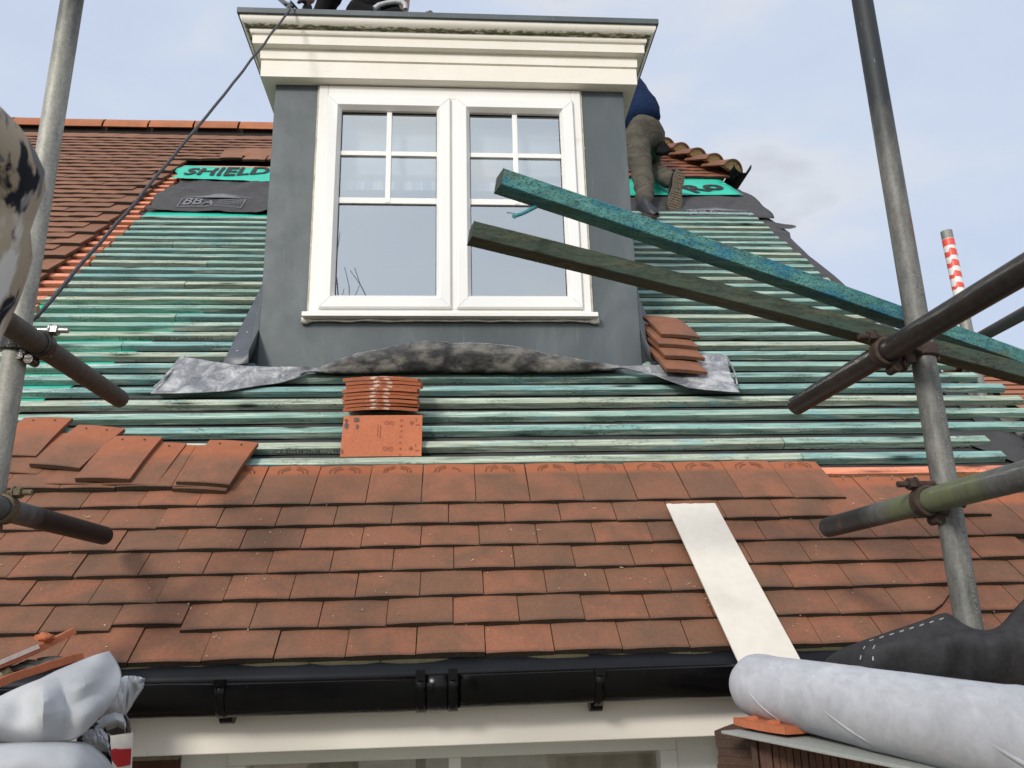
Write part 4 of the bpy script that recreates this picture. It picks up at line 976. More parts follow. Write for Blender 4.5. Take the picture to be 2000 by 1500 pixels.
# ================================================================== scaffold
GT = 'galvanised scaffold poles'
def pole(name, p, q, mat, label, cat, group, loc, r=.02415, n=28, wall=.004, lettering=None):
    p, q = V(p), V(q); d = (q - p).normalized(); mb = MB(); k = max(2, int((q - p).length / .25))
    mb.tube([p.lerp(q, i / k) for i in range(k + 1)], r, n, caps=False); mb.tube([q, p], r - wall, n, caps=False)
    for e_ in (p, q):       # open ends with a rim
        a = V((0, 0, 1)) if abs(d.z) < .9 else V((0, 1, 0)); a = (a - d * a.dot(d)).normalized(); b_ = d.cross(a)
        ring_ = [[e_ + (a * cos(2 * pi * i / n) + b_ * sin(2 * pi * i / n)) * rr for i in range(n + 1)] for rr in (r, r - wall)]; mb.grid(ring_)
    o = mb.build(name, mat, smooth=50, loc=loc); tag(o, label, cat, group); return o
RPt, RPb = dep(1684, 0, 2.00), dep(1891, 1215, 1.50)
rd = (RPt - RPb).normalized()
rp = pole('scaffold_pole', RPb - rd * 1.2, RPt + rd * .9, GALV_R, 'tall upright scaffold pole at the right, dark painted at its top', 'scaffold pole', GT, (RPb.x, RPb.y, 0))
LPt, LPb = dep(141, 0, 1.90), dep(28, 700, 1.73)
ld = (LPt - LPb).normalized()
lp = pole('scaffold_pole', LPb - ld * 1.9, LPt + ld * .9, GALV_L, 'tall upright scaffold pole at the left, pale and weathered', 'scaffold pole', GT, (LPb.x, LPb.y, 0))
STAMP = plain('stamp_pale', (.235, .235, .22), .6, .2)
# lettering stamped along the right pole
def pole_text(body, z0, size, ang):
    a = V((0, -1, 0)); a = (a - rd * a.dot(rd)).normalized(); b_ = rd.cross(a)
    def fn(u, v):
        t = ang - v / .0243; return RPb + rd * ((z0 - RPb.z) / rd.z + u) + (a * cos(t) + b_ * sin(t)) * .02445
    return text_mb(body, size, fn, spacing=1.25)
for z0, tx in ((-.02, 'SCAFFOLDING CO LTD 01-514'), (.245, 'SCAFFOLDING CO LTD 01-514'), (.52, 'SCAFFOLDING CO LTD')):
    pole_text(tx, z0, .0135, .45).build('stamped_lettering', STAMP, rp)
GH = 'horizontal scaffold tubes'
def axis_pts(pa, da, pb, db):
    return dep(*pa, da), dep(*pb, db)
def htube(pa, da, pb, db, mat, label, y1):
    a, b_ = axis_pts(pa, da, pb, db); d = (b_ - a).normalized(); b2 = b_ + d * ((b_.y - y1) / -d.y)
    return a, d, pole('scaffold_tube', a, b2, mat, label, 'scaffold tube', GH, (a.x, 0, a.z))
ru, rud, _ = htube((1556, 792), 2.06, (2000, 527), 1.30, TUBE_DARK, 'upper right tube, near black with white specks, pointing at the roof', .15)
rl, rld, _ = htube((1618, 1030), 1.98, (2000, 929), 1.31, TUBE_MOSS, 'lower right tube, grey with green patches and a black end', .15)
lu, lud, _ = htube((234, 779), 2.18, (0, 622), 1.58, TUBE_BROWN, 'upper left tube, smooth dark brown, pointing at the roof', .15)
ll, lld, _ = htube((203, 1046), 2.14, (0, 993), 1.66, TUBE_SLATE, 'lower left tube, slate grey with a tarred black end', .15)
def hexnut(mb, p, d, r, h):
    p, d = V(p), V(d).normalized(); a = V((0, 0, 1)) if abs(d.z) < .8 else V((1, 0, 0)); a = (a - d * a.dot(d)).normalized(); b_ = d.cross(a)
    mb.prism([p + (a * cos(pi / 3 * i) + b_ * sin(pi / 3 * i)) * r for i in range(6)], d * h)
def coupler(y_pole, tube_a, tube_d, side, mat, boltmat, label, poleP, poleD):
    """double coupler: one band round the upright, one round the tube, swing bolts on each"""
    t = (y_pole - tube_a.y) / tube_d.y; tc = tube_a + tube_d * t                    # tube axis at the pole
    pc = poleP + poleD * ((tc.z - poleP.z) / poleD.z)
    root = thing('scaffold_coupler', label, 'coupler', tc, 'scaffold couplers')
    T, Pz = tube_d.normalized(), poleD.normalized(); X = V((1, 0, 0)) * side           # X points from tube to pole
    m = MB(); mid = (tc + pc) / 2
    m.box(mid - T * .022 - Pz * .030 - X * .012, T * .044, Pz * .060, X * .024); m.build('body', mat, root, bevel=.006)
    def band(c, ax, to_c, thick=.007, w=.030, r=.0245):
        a = to_c; a = (a - ax * a.dot(ax)).normalized(); b_ = ax.cross(a); ring_ = []
        for i in range(23):
            th = radians(30) + radians(300) * i / 22; rad = a * cos(th) + b_ * sin(th)
            ring_.append([c + rad * (r + .001) - ax * w / 2, c + rad * (r + thick) - ax * w * .42, c + rad * (r + thick) + ax * w * .42, c + rad * (r + .001) + ax * w / 2])
        mb_ = MB(); mb_.grid(ring_)
        for sg in (1, -1):   # lugs
            th = radians(30) * sg; rad = a * cos(th) + b_ * sin(th); tang = b_ * sg
            mb_.box(c + rad * .022 + tang * .000 - ax * w * .4, rad * .020, tang * .020, ax * w * .8)
        o = mb_.build('band', mat, root, smooth=50, bevel=.002); return a, b_
    a1, b1 = band(tc + T * -.0, T, X); a2, b2 = band(pc, Pz, -X)
    if b1.z < 0: b1 = -b1
    for c, a, b_, ax in ((tc, a1, b1, T), (pc, a2, b2 if b2.y > 0 else -b2, Pz)):
        for dirn in ((1,) if ax is T else (1,)):
            base = c + a * .030 + b_ * .034; m = MB(); dirv = -a
            m.tube([base, base + dirv * .085], .0062, 10); bo = m.build('bolt', boltmat, root, smooth=40)
            m = MB(); hexnut(m, base + dirv * .050, dirv, .0125, .014); m.tube([base + dirv * .047, base + dirv * .050], .014, 12); m.build('nut', boltmat, bo)
    m = MB(); m.tube([tc + a1 * .030 - b1 * .030 - T * .02, tc + a1 * .030 - b1 * .030 + T * .02], .008, 10); m.tube([tc + a1 * .012 - b1 * .036 - T * .016, tc + a1 * .012 - b1 * .036 + T * .016], .010, 10); m.build('hinge', mat, root, smooth=40)
    return root
def y_at(poleP, poleD, z): return (poleP + poleD * ((z - poleP.z) / poleD.z)).y
coupler(y_at(RPb, rd, ru.z), ru, rud, 1, RUST, RUST, 'brown iron coupler joining the upper right tube to its pole', RPb, rd)
coupler(y_at(RPb, rd, rl.z), rl, rld, 1, RUST, RUST, 'rusty coupler joining the lower right tube to its pole', RPb, rd)
coupler(y_at(LPb, ld, lu.z), lu, lud, -1, OILY, BOLT, 'oily black coupler with a bright nut on the upper left tube', LPb, ld)
coupler(y_at(LPb, ld, ll.z), ll, lld, -1, TAN, TAN, 'lichen covered coupler on the lower left tube', LPb, ld)
# scaffold round the gable end, beyond the verge
fp = dep(1848, 452, 3.6); fq = dep(1893, 665, 3.47); fd = (fp - fq).normalized()
far = pole('scaffold_pole', fq - fd * 6.5, fp, GALV_L if False else GALV, 'distant pole end wrapped in red and white striped tape', 'scaffold pole', GT, (fq.x, fq.y, 0), n=20)
m = MB(); A = V((0, -1, 0)); A = (A - fd * A.dot(fd)).normalized(); B = fd.cross(A)
def band_on(mb, d0, d1, col_i, slant, r_=.0247):
    P = []
    for i in range(21):
        t = 2 * pi * i / 20; off = slant * (((i / 20 * 2 + .25) % 1.0) - .5) * .022; rad = A * cos(t) + B * sin(t)
        P.append([fp - fd * (d0 + off) + rad * r_, fp - fd * (d1 + off * .4) + rad * r_])
    mb.grid(P)
w_ = MB(); band_on(w_, .040, .37, 0, 0); w_.build('white_tape', TAPE_W, far, smooth=60)
for i in range(6): band_on(m, .042 + .054 * i, .042 + .054 * i + (.032 - .003 * i), 1, 0 if i == 0 else 1, .0251)
m.build('red_tape', TAPE_R, far, smooth=60)
a = dep(1905, 664, 3.5); b_ = dep(2000, 612, 3.0); d = (b_ - a).normalized(); pole('scaffold_tube', a - d * .1, b_ + d * .8, TUBE_DARK, 'distant dark tube beyond the verge, above the neighbouring roof', 'scaffold tube', GH, (a.x, 0, a.z), n=18)
a = dep(1962, 868, 3.4); b_ = dep(2010, 852, 3.1); d = (b_ - a).normalized(); pole('scaffold_tube', a - d * .1, b_ + d * .8, TUBE_SLATE if False else GALV, 'distant grey tube stub in front of the neighbouring roof', 'scaffold tube', GH, (a.x, 0, a.z), n=18)

# ================================================================== long timbers resting on the upper right tube
def timber(pl, dl, pr, dr, ext, h, w, mat, label, blue):
    a, b_ = dep(*pl, dl), dep(*pr, dr); d = (b_ - a); d.normalize(); e_ = b_ + d * ext
    y = V((0, 0, 1)).cross(d).normalized(); z = d.cross(y); k = 24; L_ = (e_ - a).length
    mb = MB(); P = []
    for i in range(k + 1):
        p = a + d * (L_ * i / k) - V((0, 0, .012)) * ((i / k - .35) ** 2) * 3; ro = .0; P.append([p + y * w / 2 * sy + z * h / 2 * sz for sy, sz in ((1, 1), (-1, 1), (-1, -1), (1, -1), (1, 1))])
    mb.grid(P)
    o = mb.build('timber_batten', mat, bevel=.002, smooth=30); tag(o, label, 'timber batten', 'long timbers resting on the scaffold tube')
    # world placement is kept: ends are separate parts
    for q, s_ in ((P[0], -1), (P[-1], 1)):
        m2 = MB(); m2.prism(q[:4], d * (s_ * .0012)); m2.build('end_grain', TIMBER_END, o)
    return o, a, d, y, z
tb1, ta, td, ty, tz = timber((975, 350), 1.56, (1748, 616), 1.86, 1.0, .037, .040, INCISED, 'long blue green timber with knife-cut face, upper of the two crossing the window', True)
st_ = MB(); p0 = ta + td * .035 - tz * .0185
p0 = dep(1046, 404, 1.58); st_.tube([p0, p0.lerp(dep(1003, 423, 1.53), .5) + V((0, 0, -.002)), dep(1003, 423, 1.53)], [.0042, .0036, .0042], 8); st_.tube([dep(1010, 418, 1.54), dep(990, 415, 1.53)], .0012, 6); st_.build('splinter', plain('blue_splinter', (.06, .26, .30), .6, 0, .4, 90), tb1, smooth=50)
timber((920, 452), 1.60, (1702, 652), 1.80, 1.0, .036, .042, OLIVE, 'long dark olive timber, lower of the two crossing the window', False)

# rope from the dormer roof down to the left pole
m = MB(); a, b_ = dep(72, 618, 1.86), onY(566, 20, 2.990); c_ = V((-.715, 2.996, 2.622)); pts = []
for i in range(41):
    t = i / 40; p = a.lerp(b_, t); p.z -= .022 * sin(pi * t); p.x += .006 * nz(t * 14); p.z += .006 * nz(t * 11, 5); pts.append(p)
pts = [a + V((-.12, .03, -.10)), a + V((-.05, .01, -.04))] + pts + [c_, c_ + V((.05, .12, .005)), c_ + V((.16, .35, 0))]
m.tube(pts, .0048, 8); tag(m.build('rope', ROPE, smooth=60), 'thin dark grey rope slung from the dormer roof to the left pole', 'rope')

# ================================================================== membrane roll and what it lies on
ra, rb = dep(1492, 1342, 1.72), dep(2000, 1442, 1.08); rdv = (rb - ra).normalized(); RR = .066
m = MB(); path, rad = [], []
for i in range(60):
    t = i / 59; path.append(ra + rdv * (-.055 + 1.5 * t)); rad.append(RR * (1 + .012 * nz(t * 9, 2)))
rad[0] = RR * .80; rad[1] = RR * .97
A = (V((0, 0, 1)) - rdv * rdv.z).normalized(); B = rdv.cross(A); k = 48; P = []
for p, r_ in zip(path, rad):
    row = []
    for j in range(k + 1):
        th = 2 * pi * j / k; w = (p - ra).dot(rdv)
        sp = ((th / (2 * pi) + w * 1.35 + .08) % 1.0); st = .0022 * max(0, 1 - sp * 9) + .0010 * max(0, 1 - abs(sp - .5) * 30)
        rr = r_ + st + .0010 * nz(th * 1.5, w * 6); row.append(p + (A * cos(th) + B * sin(th)) * rr)
    P.append(row)
m.grid(P)
core = [path[0] + (A * cos(2 * pi * j / k) + B * sin(2 * pi * j / k)) * rad[0] for j in range(k)]
core2 = [path[0] + rdv * .02 + (A * cos(2 * pi * j / k) + B * sin(2 * pi * j / k)) * rad[0] * .5 for j in range(k)]
m.add(core + core2, [(j, (j + 1) % k, k + (j + 1) % k, k + j) for j in range(k)])
roll = m.build('membrane_roll', MEMB, smooth=60)
for ph0, w0, w1 in ((1.25, .02, .17), (1.45, .28, .52), (1.2, .62, .9)):
    m = MB(); m.tube([ra + rdv * (w0 + (w1 - w0) * i / 20) + (A * cos(ph0 + 1.5 * i / 20) + B * sin(ph0 + 1.5 * i / 20)) * (RR - .0045) for i in range(21)], [.0062 * sin(pi * (i + .5) / 21) ** .5 for i in range(21)], 8); m.build('crease', MEMB, roll, smooth=80); tag(roll, 'big roll of grey white roofing membrane lying at the lower right', 'membrane roll')
# charcoal felt sheet heaped behind the roll
out = [(1585, 1318, 1300), (1612, 1288, 1290), (1640, 1266, 1266), (1672, 1254, 1256), (1705, 1243, 1250), (1740, 1232, 1245), (1775, 1221, 1240), (1808, 1210, 1237), (1838, 1197, 1235), (1850, 1198, 1234), (1870, 1212, 1232), (1892, 1226, 1231), (1912, 1230, 1232), (1935, 1231, 1234), (1955, 1222, 1236), (1975, 1200, 1236), (2000, 1168, 1236), (2050, 1110, 1236), (2120, 1060, 1236)]
P = []
for i, (x, yt, yf) in enumerate(out):
    d = 1.50 - .10 * max(0, (x - 1600) / 500) + .16 * max(0, min(1, (1690 - x) / 90)); wv = .02 * sin(i * 1.3); e_ = min(1, max(.12, (x - 1580) / 90))
    P.append([dep(x + 4, yt, d), dep(x + 2, (yt + yf) / 2, d - .012), dep(x, max(yf, yt + 2), d - .02), dep(x, max(yf, yt + 3) + 8 * e_, d - .045 + wv * .5), dep(x, max(yf, yt + 4) + 30 * e_, d - .06 + wv), dep(x - 4, 1315 + 12 * e_, d - .05 + wv), dep(x - 2, 1365, d - .0), dep(x, 1440, d + .05)])
m = MB(); m.grid(P); felt = m.build('felt_bundle', FELT_B, smooth=80, solid=.0012, sub=2); crinkle(felt, .11, .010, False, 1); tag(felt, 'charcoal roofing felt heaped behind the white membrane roll', 'roofing felt')
m = MB()
def dash_on(pts, w=.0022):
    for a, b_ in pts:
        p, q = dep(*a, a_d), dep(*b_, a_d); d = (q - p).normalized(); y = c_f.cross(d).normalized() * w / 2; m.add([p - y, q - y, q + y, p + y], [(0, 1, 2, 3)])
from mathutils.bvhtree import BVHTree
dg = bpy.context.evaluated_depsgraph_get(); ev = felt.evaluated_get(dg); me = ev.to_mesh(); fo = ORG[felt.name]
tr = BVHTree.FromPolygons([v.co + fo for v in me.vertices], [tuple(p.vertices) for p in me.polygons]); ev.to_mesh_clear()
def hit(px, py):
    h = tr.ray_cast(V((0, 0, 0)), ray(px, py).normalized()); return (h[0] - ray(px, py).normalized() * .0018) if h[0] else None
segs = [((1843 - 19.5 * i, 1207 + 6.0 * i), (1835 - 19.5 * i, 1210 + 6.0 * i)) for i in range(8)] + [((1690, 1262 + 0), (1686, 1268)), ((1682, 1280), (1680, 1288)), ((1709, 1260), (1705, 1267)), ((1705, 1282), (1705, 1290))]
for a, b_ in segs:
    p, q = hit(*a), hit(*b_)
    if p and q:
        d = (q - p).normalized(); y = c_f.cross(d).normalized() * .0011; m.add([p - y, q - y, q + y, p + y], [(0, 1, 2, 3)])
m.build('printed_dashes', PRINT_W, felt)

# fibre cement strip, nibbed tile and brown tile stack under the roll
sa, sb = dep(1408, 1427, 1.64), dep(2010, 1545, 1.02); sdv = (sb - sa).normalized(); sw = V((0, 0, 1)).cross(sdv).normalized()
m = MB(); m.box(sa, sdv * 1.15, sw * .15, V((0, 0, -.0055))); tag(m.build('cement_strip', FIBRE_G, bevel=.001), 'rough grey fibre cement strip lying level under the membrane roll', 'board')
nt = dep(1432, 1402, 1.66); cx = dep(1505, 1422, 1.55)
ex = (cx - nt); ex.z = 0; ex.normalize(); ey = V((-ex.y, ex.x, 0)); 
if ey.dot(c_r) < 0: ey = -ey
mb = MB(); o_ = nt + V((0, 0, -.004)); en_ = V((0, 0, 1))
tile(mb, o_ + ey * .0, ex, ey, en_, .165, .25, t=.014, edge=0, camber=-.002, bow=-.003, r=.3, vs=(0, 1))
for u in (.035, .105): mb.tube([o_ + ex * u + ey * .010, o_ + ex * u + ey * .030], .010, 8, c=(.3, 0, 0))
tag(mb.build('clay_tile', TILE_NEW, smooth=35), 'orange tile lying nibs up beneath the end of the membrane roll', 'roof tile', None, 'thing')
# stack: flat brown tiles at left, a row on edge at right
sz = sa.z - .0065
for i in range(6):
    p = dep(1399, 1440, 1.72); p.z = sz - .004 - .0165 * i; a = radians(-38) + U(-.02, .02)
    ex, ey = V((cos(a), sin(a), 0)), V((-sin(a), cos(a), 0))
    loose_tile(p + ex * U(-.004, .004), ex, ey, ['topmost', 'second', 'third', 'fourth', 'fifth', 'lowest'][i] + ' brown tile of the flat pile under the grey strip', 'flat pile of brown tiles', w=.150, l=.14, mat=TILE_DARK, t=.016, edge=.6, holes=False, camber=.001, bow=.001)
p = dep(1466, 1447, 1.60); a = radians(-40); ex, ey = V((cos(a), sin(a), 0)), V((-sin(a), cos(a), 0)); zt_ = sz - .004
for i in range(26):
    mb = MB(); q = p + ex * (.0138 * i); q.z = zt_ - U(0, .004); sh = U(-.004, .004)
    mb.box(q + ey * sh, ex * .0126, ey * .25, V((0, 0, -.165)), (R(), .0, 0 if i else .55))
    tag(mb.build('clay_tile', TILE_DARK, bevel=.0012), 'brown tile stood on edge in the row under the grey strip', 'roof tile', 'row of brown tiles on edge', 'thing')
m = MB(); m.abox(.30, 1.9, .85, 2.0, sz - .235, sz - .172); tag(m.build('staging_board', plain('staging_wood', (.30, .24, .16), .9, 0, .3, 20)), 'wooden staging carrying the brown tiles at the lower right', 'platform')

# ================================================================== crumpled membrane at the lower left
def patch(mb, cols, rows, dfun, c=(0, 0, 0)):
    """cols: (x, top y, bottom y) surveyed along the sheet"""
    import bisect
    P = []
    n = 46
    for i in range(n + 1):
        t = i / n * (len(cols) - 1); k = min(int(t), len(cols) - 2); f = t - k
        x, yt, yb = (cols[k][q] * (1 - f) + cols[k + 1][q] * f for q in range(3)); row = []
        xs = (cols[k][3] if len(cols[k]) > 3 else 0) * (1 - f) + (cols[k + 1][3] if len(cols[k + 1]) > 3 else 0) * f
        for j in range(rows + 1):
            v = j / rows; row.append(dep(x + xs * v, yt + (yb - yt) * v, dfun(i / n, v)))
        P.append(row)
    mb.grid(P, c=c)
def fold(a, v, s): return abs(nz(a * 3.1 + s, v * 2.6, s)) 
def crease(a, v, a0, sl, w, v0):
    d = abs(a - a0 - sl * (v - .5) * .5) / w; return max(0, 1 - d) * min(1, max(0, (v - v0 * .5) * 3 + .4))
memb = MB()
def control_sheet(rows, name_seed, jit):
    P = []
    for i, row in enumerate(rows):
        P.append([dep(x, y, d + jit * nz(i * 1.7 + name_seed, j * 1.3, name_seed)) for j, (x, y, d) in enumerate(row)])
    return P
# upper flap: rows run from the far top edge down to the near edge, bent along a few folds
TOPR = [(-80, 1408, 1.33), (-20, 1370, 1.34), (40, 1341, 1.36), (78, 1327, 1.37), (110, 1311, 1.38), (150, 1294, 1.41), (186, 1279, 1.44), (213, 1272, 1.46)]
R1 = [(-80, 1418, 1.31), (-20, 1385, 1.30), (44, 1358, 1.33), (84, 1347, 1.30), (120, 1333, 1.33), (160, 1316, 1.37), (198, 1300, 1.41), (226, 1290, 1.45)]
R2 = [(-80, 1428, 1.30), (-16, 1402, 1.27), (48, 1382, 1.33), (86, 1372, 1.25), (126, 1358, 1.33), (166, 1338, 1.33), (206, 1324, 1.40), (239, 1316, 1.45)]
R3 = [(-80, 1436, 1.29), (-12, 1418, 1.26), (46, 1405, 1.31), (84, 1396, 1.24), (126, 1386, 1.31), (164, 1366, 1.31), (204, 1352, 1.35), (235, 1344, 1.42)]
R4 = [(-80, 1444, 1.29), (-8, 1434, 1.27), (46, 1428, 1.29), (84, 1420, 1.26), (124, 1412, 1.29), (160, 1398, 1.28), (196, 1380, 1.31), (224, 1368, 1.37)]
R5 = [(-80, 1462, 1.31), (-4, 1456, 1.31), (48, 1454, 1.30), (88, 1452, 1.29), (124, 1449, 1.29), (150, 1444, 1.29), (174, 1422, 1.30), (204, 1390, 1.35)]
memb.grid(control_sheet([TOPR, R1, R2, R3, R4, R5], 2.2, .045))
L0 = [(-80, 1462, 1.30), (0, 1452, 1.29), (60, 1450, 1.30), (112, 1449, 1.31), (150, 1448, 1.32), (178, 1455, 1.34), (198, 1468, 1.36), (216, 1492, 1.39), (232, 1522, 1.42)]
L1 = [(-80, 1458, 1.24), (0, 1456, 1.24), (60, 1455, 1.25), (114, 1455, 1.26), (154, 1458, 1.27), (184, 1468, 1.29), (206, 1484, 1.32), (226, 1506, 1.35), (240, 1536, 1.40)]
L2 = [(-80, 1480, 1.20), (0, 1482, 1.19), (60, 1480, 1.22), (112, 1484, 1.21), (150, 1488, 1.23), (178, 1498, 1.25), (200, 1512, 1.28), (220, 1530, 1.32), (236, 1556, 1.38)]
L3 = [(-80, 1530, 1.19), (0, 1528, 1.18), (60, 1530, 1.20), (112, 1530, 1.20), (146, 1534, 1.22), (170, 1540, 1.24), (190, 1552, 1.27), (208, 1566, 1.32), (226, 1590, 1.38)]
L4 = [(x, y + 90, d + .06) for x, y, d in L3]
memb.grid(control_sheet([L0, L1, L2, L3, L4], 5.1, .030))
patch(memb, [(196, 1362, 1404), (225, 1338, 1400), (242, 1321, 1397), (262, 1320, 1394, -16), (283, 1325, 1345, -4)], 14, lambda a, v: 1.46 + .05 * a - .05 * sin(pi * v) * (1 - a) + .02 * fold(a * 2, v, 1.7))
cm = memb.build('crumpled_membrane', MEMB2, smooth=75, solid=.0012, sub=3)
ca = cm.data.attributes.new('crease_edge', 'FLOAT', 'EDGE')
for e_ in cm.data.edges:
    i_, j_ = sorted(e_.vertices)
    if j_ < 48: ca.data[e_.index].value = .75 if ((i_ % 8 in (3, 4) and j_ - i_ == 8) or (i_ // 8 in (2, 3) and j_ - i_ == 1 and i_ % 8 in (3, 4, 5))) else 0.0
    elif j_ < 93: ca.data[e_.index].value = .6 if (i_ - 48) % 9 in (3, 5) and j_ - i_ == 9 else 0.0
tag(cm, 'crumpled grey white membrane bunched at the lower left', 'roofing membrane')
m = MB()
patch(m, [(205, 1385, 1428), (225, 1377, 1440), (243, 1390, 1446), (252, 1408, 1440), (254, 1425, 1432)], 12, lambda a, v: 1.47 + .04 * sin(pi * a) + .03 * v)
patch(m, [(150, 1420, 1452), (180, 1408, 1470, 8), (205, 1420, 1500, 4), (214, 1440, 1520, 6)], 14, lambda a, v: 1.41 - .04 * fold(a * 2, v * 2, 2.2))
m.build('inner_fold', MEMB_IN, cm, smooth=70, solid=.0012)
m = MB()
patch(m, [(186, 1415, 1440), (205, 1398, 1425, 4), (222, 1392, 1418, 8), (238, 1396, 1424, 6), (245, 1412, 1432)], 10, lambda a, v: 1.425 - .045 * sin(pi * v) * (1 - .6 * a))
patch(m, [(160, 1432, 1470, 6), (180, 1424, 1466, 18), (198, 1424, 1468, 16), (209, 1436, 1476, 6)], 12, lambda a, v: 1.365 - .03 * sin(pi * v) + .02 * fold(a * 2, v * 2, 7.7))
m.build('outer_fold', MEMB2, cm, smooth=70, solid=.0012)
# printed packaging
m = MB(); q = lambda x, y, d=1.50: dep(x, y, d)
m.prism([q(206, 1440), q(258, 1432), q(254, 1560), q(205, 1560)], c_f * .004); pk = m.build('plastic_packaging', WHITEPK); tag(pk, 'white plastic packaging with a red block beside the crumpled membrane', 'packaging')
m = MB(); m.prism([q(208, 1468, 1.497), q(222, 1463, 1.497), q(234, 1464, 1.497), q(256, 1463, 1.497), q(254, 1494, 1.497), q(230, 1499, 1.497), q(218, 1484, 1.497)], c_f * .002); m.build('red_print', REDPK, pk)
# broken ridge tiles with mortar stuck on
def bow_tile(pl, dl, pr, dr, sag, w, th, mat, label):
    a, b_ = dep(*pl, dl), dep(*pr, dr); d = (b_ - a).normalized(); dn = V((-.35, .94, .0)); dn = (dn - d * dn.dot(d)).normalized(); up = d.cross(dn); up = up if up.z > 0 else -up
    P = []; n = 22; ring_ = []
    for i in range(n + 1):
        t = i / n; c = a.lerp(b_, t) + up * (sag * (1 - (2 * t - 1) ** 2) + .0012 * nz(t * 16, sag * 99)); e_ = .002 * nz(t * 22, 4)
        ring_.append([c, c + up * (th + e_), c + up * (th + e_) + dn * w, c + dn * w, c])
    mb = MB(); mb.grid(ring_, (R(), .15, 0)); mb.add(ring_[0][:4], [(0, 1, 2, 3)]); mb.add(ring_[-1][:4], [(3, 2, 1, 0)])
    o = mb.build('broken_ridge_tile', mat, bevel=.0015, smooth=30); tag(o, label, 'ridge tile', 'broken ridge tiles at the lower left'); return o, a, b_, up, dn
o1, a, b_, up, dn = bow_tile((-60, 1326), 1.50, (150, 1237), 1.72, -.006, .16, .014, TILE_NEW, 'upper broken ridge tile with a white smear, left of the gutter')
m = MB(); m.bar(a.lerp(b_, .22) + up * .006 - dn * .0012, a.lerp(b_, .62) + up * .006 - dn * .0012, .003, .009, up); m.build('lime_smear', plain('lime', (.62, .52, .45), .9, 0, .15, 60), o1)
def lump(mb, p, r_, sd_, sx=1, sy=1, sz_=1):
    n = 12; P = []
    for i in range(n + 1):
        th = pi * i / n; row = []
        for j in range(2 * n + 1):
            ph = 2 * pi * (j % (2 * n)) / (2 * n); q = V((sin(th) * cos(ph), sin(th) * sin(ph), cos(th))); rr = r_ * (1 + .30 * nz(q.x * 2 + sd_, q.y * 2, q.z * 2 + sd_) + .12 * nz(q.x * 7, q.y * 7 + sd_, q.z * 7)); row.append(p + V((q.x * sx, q.y * sy, q.z * sz_)) * rr)
        P.append(row)
    mb.grid(P)
m = MB(); lump(m, a.lerp(b_, .70) + up * .018, .012, 2.0, 1.6, 1, .8); m.build('clay_lump', TILE_NEW, o1, smooth=60)
o2, a, b_, up, dn = bow_tile((-60, 1366), 1.46, (165, 1288), 1.70, .004, .15, .016, TILE_NEW, 'lower broken ridge tile bedded with mortar, above the crumpled membrane')
m = MB(); 
for t, r_, sx in ((.12, .020, 1.9), (.28, .022, 1.8), (.42, .016, 1.4)): lump(m, a.lerp(b_, t) + up * .024 + dn * .05, r_, t * 30, sx, 1.2, .75)
m.build('mortar', MORTAR, o2, smooth=60)
m = MB()
for t, r_ in ((.62, .014), (.74, .017), (.86, .014)): lump(m, a.lerp(b_, t) + up * .020 + dn * .05, r_, t * 17, 2.2, 1.2, .6)
m.build('mortar', MORTAR_G, o2, smooth=60)
m = MB(); m.abox(-1.45, -.55, 1.05, 1.92, -.60, -.52); tag(m.build('staging_board', plain('staging_wood_left', (.28, .22, .15), .9, 0, .3, 20)), 'wooden staging under the crumpled membrane at the lower left', 'platform')
m = MB(); m.abox(-1.30, -.90, 1.60, 1.88, -.518, -.20); lump(m, V((-1.08, 1.74, -.20)), .12, 4, 1.5, 1.0, .25); tag(m.build('rubble_heap', MORTAR_G, smooth=40), 'heap of rubble carrying the broken ridge tiles at the lower left', 'rubble')

# ================================================================== neighbouring house beyond the gable
nb = thing('neighbouring_house', 'distant house with an orange tiled roof, glimpsed past the right verge', 'house', (7.5, 9.5, -5.2))
p_tl, p_r = onY(1872, 700, 8.6), onY(2000, 693, 8.6)
zr = p_tl.z + .02; x0, x1 = p_tl.x - .12, p_tl.x + 6.0; yr = 8.6
def NP(x, s, n=0): return V((x, yr - s * cos(radians(42)) - n * sin(radians(42)) * -1 * -1, zr - s * sin(radians(42)) + n * cos(radians(42))))
m = MB(); P, C = [], []
for k in range(34):
    for s, n in ((.11 * k, .0), (.11 * (k + 1), .018)):
        P.append([NP(x0 + (x1 - x0) * j / 30, s, n + .003 * nz(j * 1.1, k)) for j in range(31)]); C.append([(.5 + .5 * nz(j * .6, k * 3), .35, 0) for j in range(31)])
    P.append([NP(x0 + (x1 - x0) * j / 30, .11 * (k + 1), .0) for j in range(31)]); C.append([(.9, 0, .9)] * 31)
m.grid(P, C=C); m.build('roof', m_tile('far_tile', (.36, .15, .09), (.28, .12, .075), (.22, .1, .065), (.42, .17, .09), .4), nb)
m = MB(); m.abox(x0 + .15, x1 - .1, yr - 2.5, yr + 2.3, -5.2, zr - 2.75); m.build('wall', BRICK, nb)
m = MB(); m.add([V((x0, yr + .01, zr)), V((x1, yr + .01, zr)), V((x1, yr + 2.7, zr - 2.45)), V((x0, yr + 2.7, zr - 2.45))], [(0, 1, 2, 3)]); m.build('back_roof', TILE_RIDGE, nb, solid=.02)
m = MB(); m.prism([(x0 + .16, yr - 2.4, zr - 2.74), (x0 + .16, yr + 2.2, zr - 2.74), (x0 + .16, yr, zr - .12)], (.1, 0, 0)); m.build('gable', BRICK, nb)
x = x0
while x < x1: m = MB(); half_tile(m, (x, yr, zr - .06), (x + .44, yr, zr - .06), .12); m.build('ridge_tile', TILE_RIDGE, nb, smooth=40); x += .45

